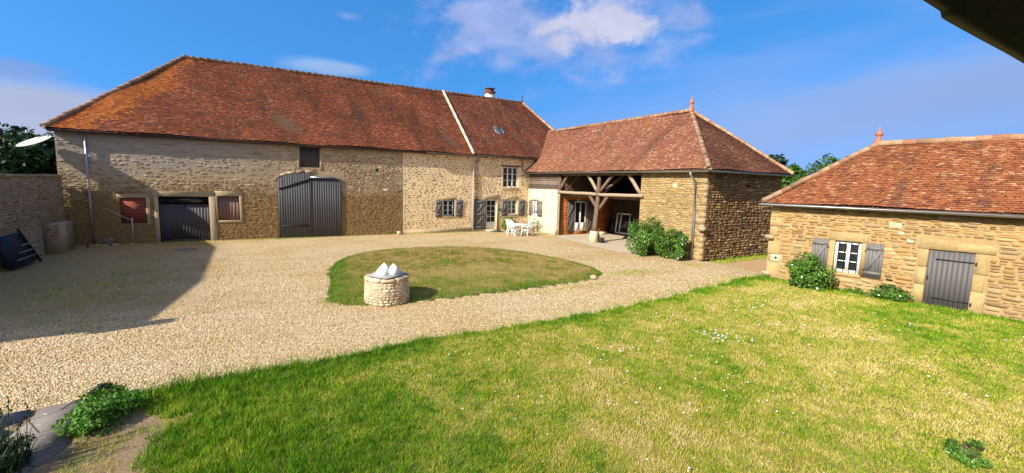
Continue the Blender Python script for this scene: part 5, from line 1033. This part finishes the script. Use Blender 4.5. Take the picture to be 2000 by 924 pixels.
N = 9000; X = rng.uniform(-2.3, -.9, N); Y = rng.uniform(5.2, 8.45, N); ok = (vnoise(X, Y, 2.4, 131, 3) > .5) & (X > -2.0+.35*(7.4-Y)*(Y < 7.4)*0+np.where(Y > 7.2, .1, -.1)); X, Y = X[ok], Y[ok]; n = len(X)
tag(blades('bed_grass', X, Y, np.zeros(n), .25+.8*vnoise(X, Y, 1.6, 141, 2)+rng.normal(0, .12, n), .02+.05*rng.random(n), .006*rng.uniform(.7,1.4,n)), 'thin dry grass and weeds on the brown earth beside the paving', 'grass', kind='stuff')
# grass by the dirt path behind the corner
N = 26000; X = rng.uniform(18.2, 31, N); Y = rng.uniform(9.8, 22, N); ok = (vnoise(X, Y, .8, 91, 3) > .5) & ((Y < 12.8) | (X > 24.6)) & (cot_u(X, Y) < -5.2+0*X) | ((Y > 12.0) & (Y < 12.8) & (X < 24)); X, Y = X[ok], Y[ok]; n = len(X)
tag(blades('verge_grass', X, Y, np.zeros(n), .2+.3*vnoise(X, Y, 1, 95, 2), .06+.1*rng.random(n), .03*rng.uniform(.7,1.4,n)), 'green grass verge beside the dirt path behind the cart shed corner', 'grass', kind='stuff')
# daisies
N = 1500; X = rng.uniform(2, 17, N); Y = rng.uniform(1.5, 9, N); w_ = vnoise(X, Y, .9, 101, 3)
ok = (Y < edge(X)-.5) & (cot_u(X, Y) > .2) & (rng.random(N) < np.clip((w_-.5)*3, 0.02, 1)); X, Y = X[ok], Y[ok]
X = np.concatenate([X, 9.0+rng.normal(0,.28,70), 6.2+rng.normal(0,.3,18), 12+rng.normal(0,.5,22)]); Y = np.concatenate([Y, 5.9+rng.normal(0,.28,70), 6.2+rng.normal(0,.2,18), 7+rng.normal(0,.2,22)]); n = len(X)
th = np.linspace(0, math.tau, 7)[:-1]; r_ = rng.uniform(.007, .014, n)*np.clip(np.hypot(X, Y)/7, 1, 1.6); h_ = rng.uniform(.05, .085, n); tx, ty = rng.uniform(-.5,.5,n), rng.uniform(-.5,.5,n)
V = np.stack([np.stack([X+np.cos(t_)*r_, Y+np.sin(t_)*r_, h_+(np.cos(t_)*tx+np.sin(t_)*ty)*r_], 1) for t_ in th], 1).reshape(-1, 3)
mb = MB(); mb.addn(V, np.arange(6*n).reshape(n, 6)); tag(mb.build('lawn_daisies', M_PETAL), 'white daisies and clover scattered over the dry lawn', 'flowers', kind='stuff')
# loose pebbles on top of the gravel
N = 320000; X = rng.uniform(-5, 17.3, N); Y = rng.uniform(8.3, 26, N); d = np.hypot(X, Y)
ok = (Y > edge(X)-.05) & (rng.random(N) < np.clip(8.6/d, 0, 1)**2*.62*np.clip((25-d)/9, 0, 1)*np.where((X < -1) & (Y > 13), .12, 1)) & ~inpoly(X, Y, ISP*1.0) & ~((X < -1.7) & (Y < 8.5)) & (cot_u(X, Y) > .1); X, Y, d = X[ok], Y[ok], d[ok]; n = len(X)
s_ = rng.uniform(.007, .019, n)*np.clip(d/9, 1, 1.7); O = np.array([(1,0,0),(0,1,0),(-1,0,0),(0,-1,0),(0,0,1),(0,0,-1)], float); a = rng.uniform(0, math.tau, n); st = rng.uniform(.6, 1, n); zs = rng.uniform(.4, .75, n)
V = np.zeros((n, 6, 3))
for k_ in range(6):
    x, y, z = O[k_]*rng.uniform(.8, 1.2, (n, 1)).T[0][:, None].T[0].mean() if False else O[k_]
    jx = rng.uniform(.8, 1.2, n); V[:, k_, 0] = X+(x*np.cos(a)*jx-y*st*np.sin(a)*jx)*s_; V[:, k_, 1] = Y+(x*np.sin(a)*jx+y*st*np.cos(a)*jx)*s_; V[:, k_, 2] = s_*.3+z*zs*s_+rng.uniform(-.002,.002,n)
Fo = np.array([(0,1,4),(1,2,4),(2,3,4),(3,0,4),(1,0,5),(2,1,5),(3,2,5),(0,3,5)])
mb = MB(); mb.addn(V.reshape(-1, 3), ((np.arange(n)*6)[:, None, None]+Fo[None]).reshape(-1, 3)); tag(mb.build('gravel_pebbles', M_PEB), 'loose pale pebbles lying on the gravel yard', 'gravel', kind='stuff')
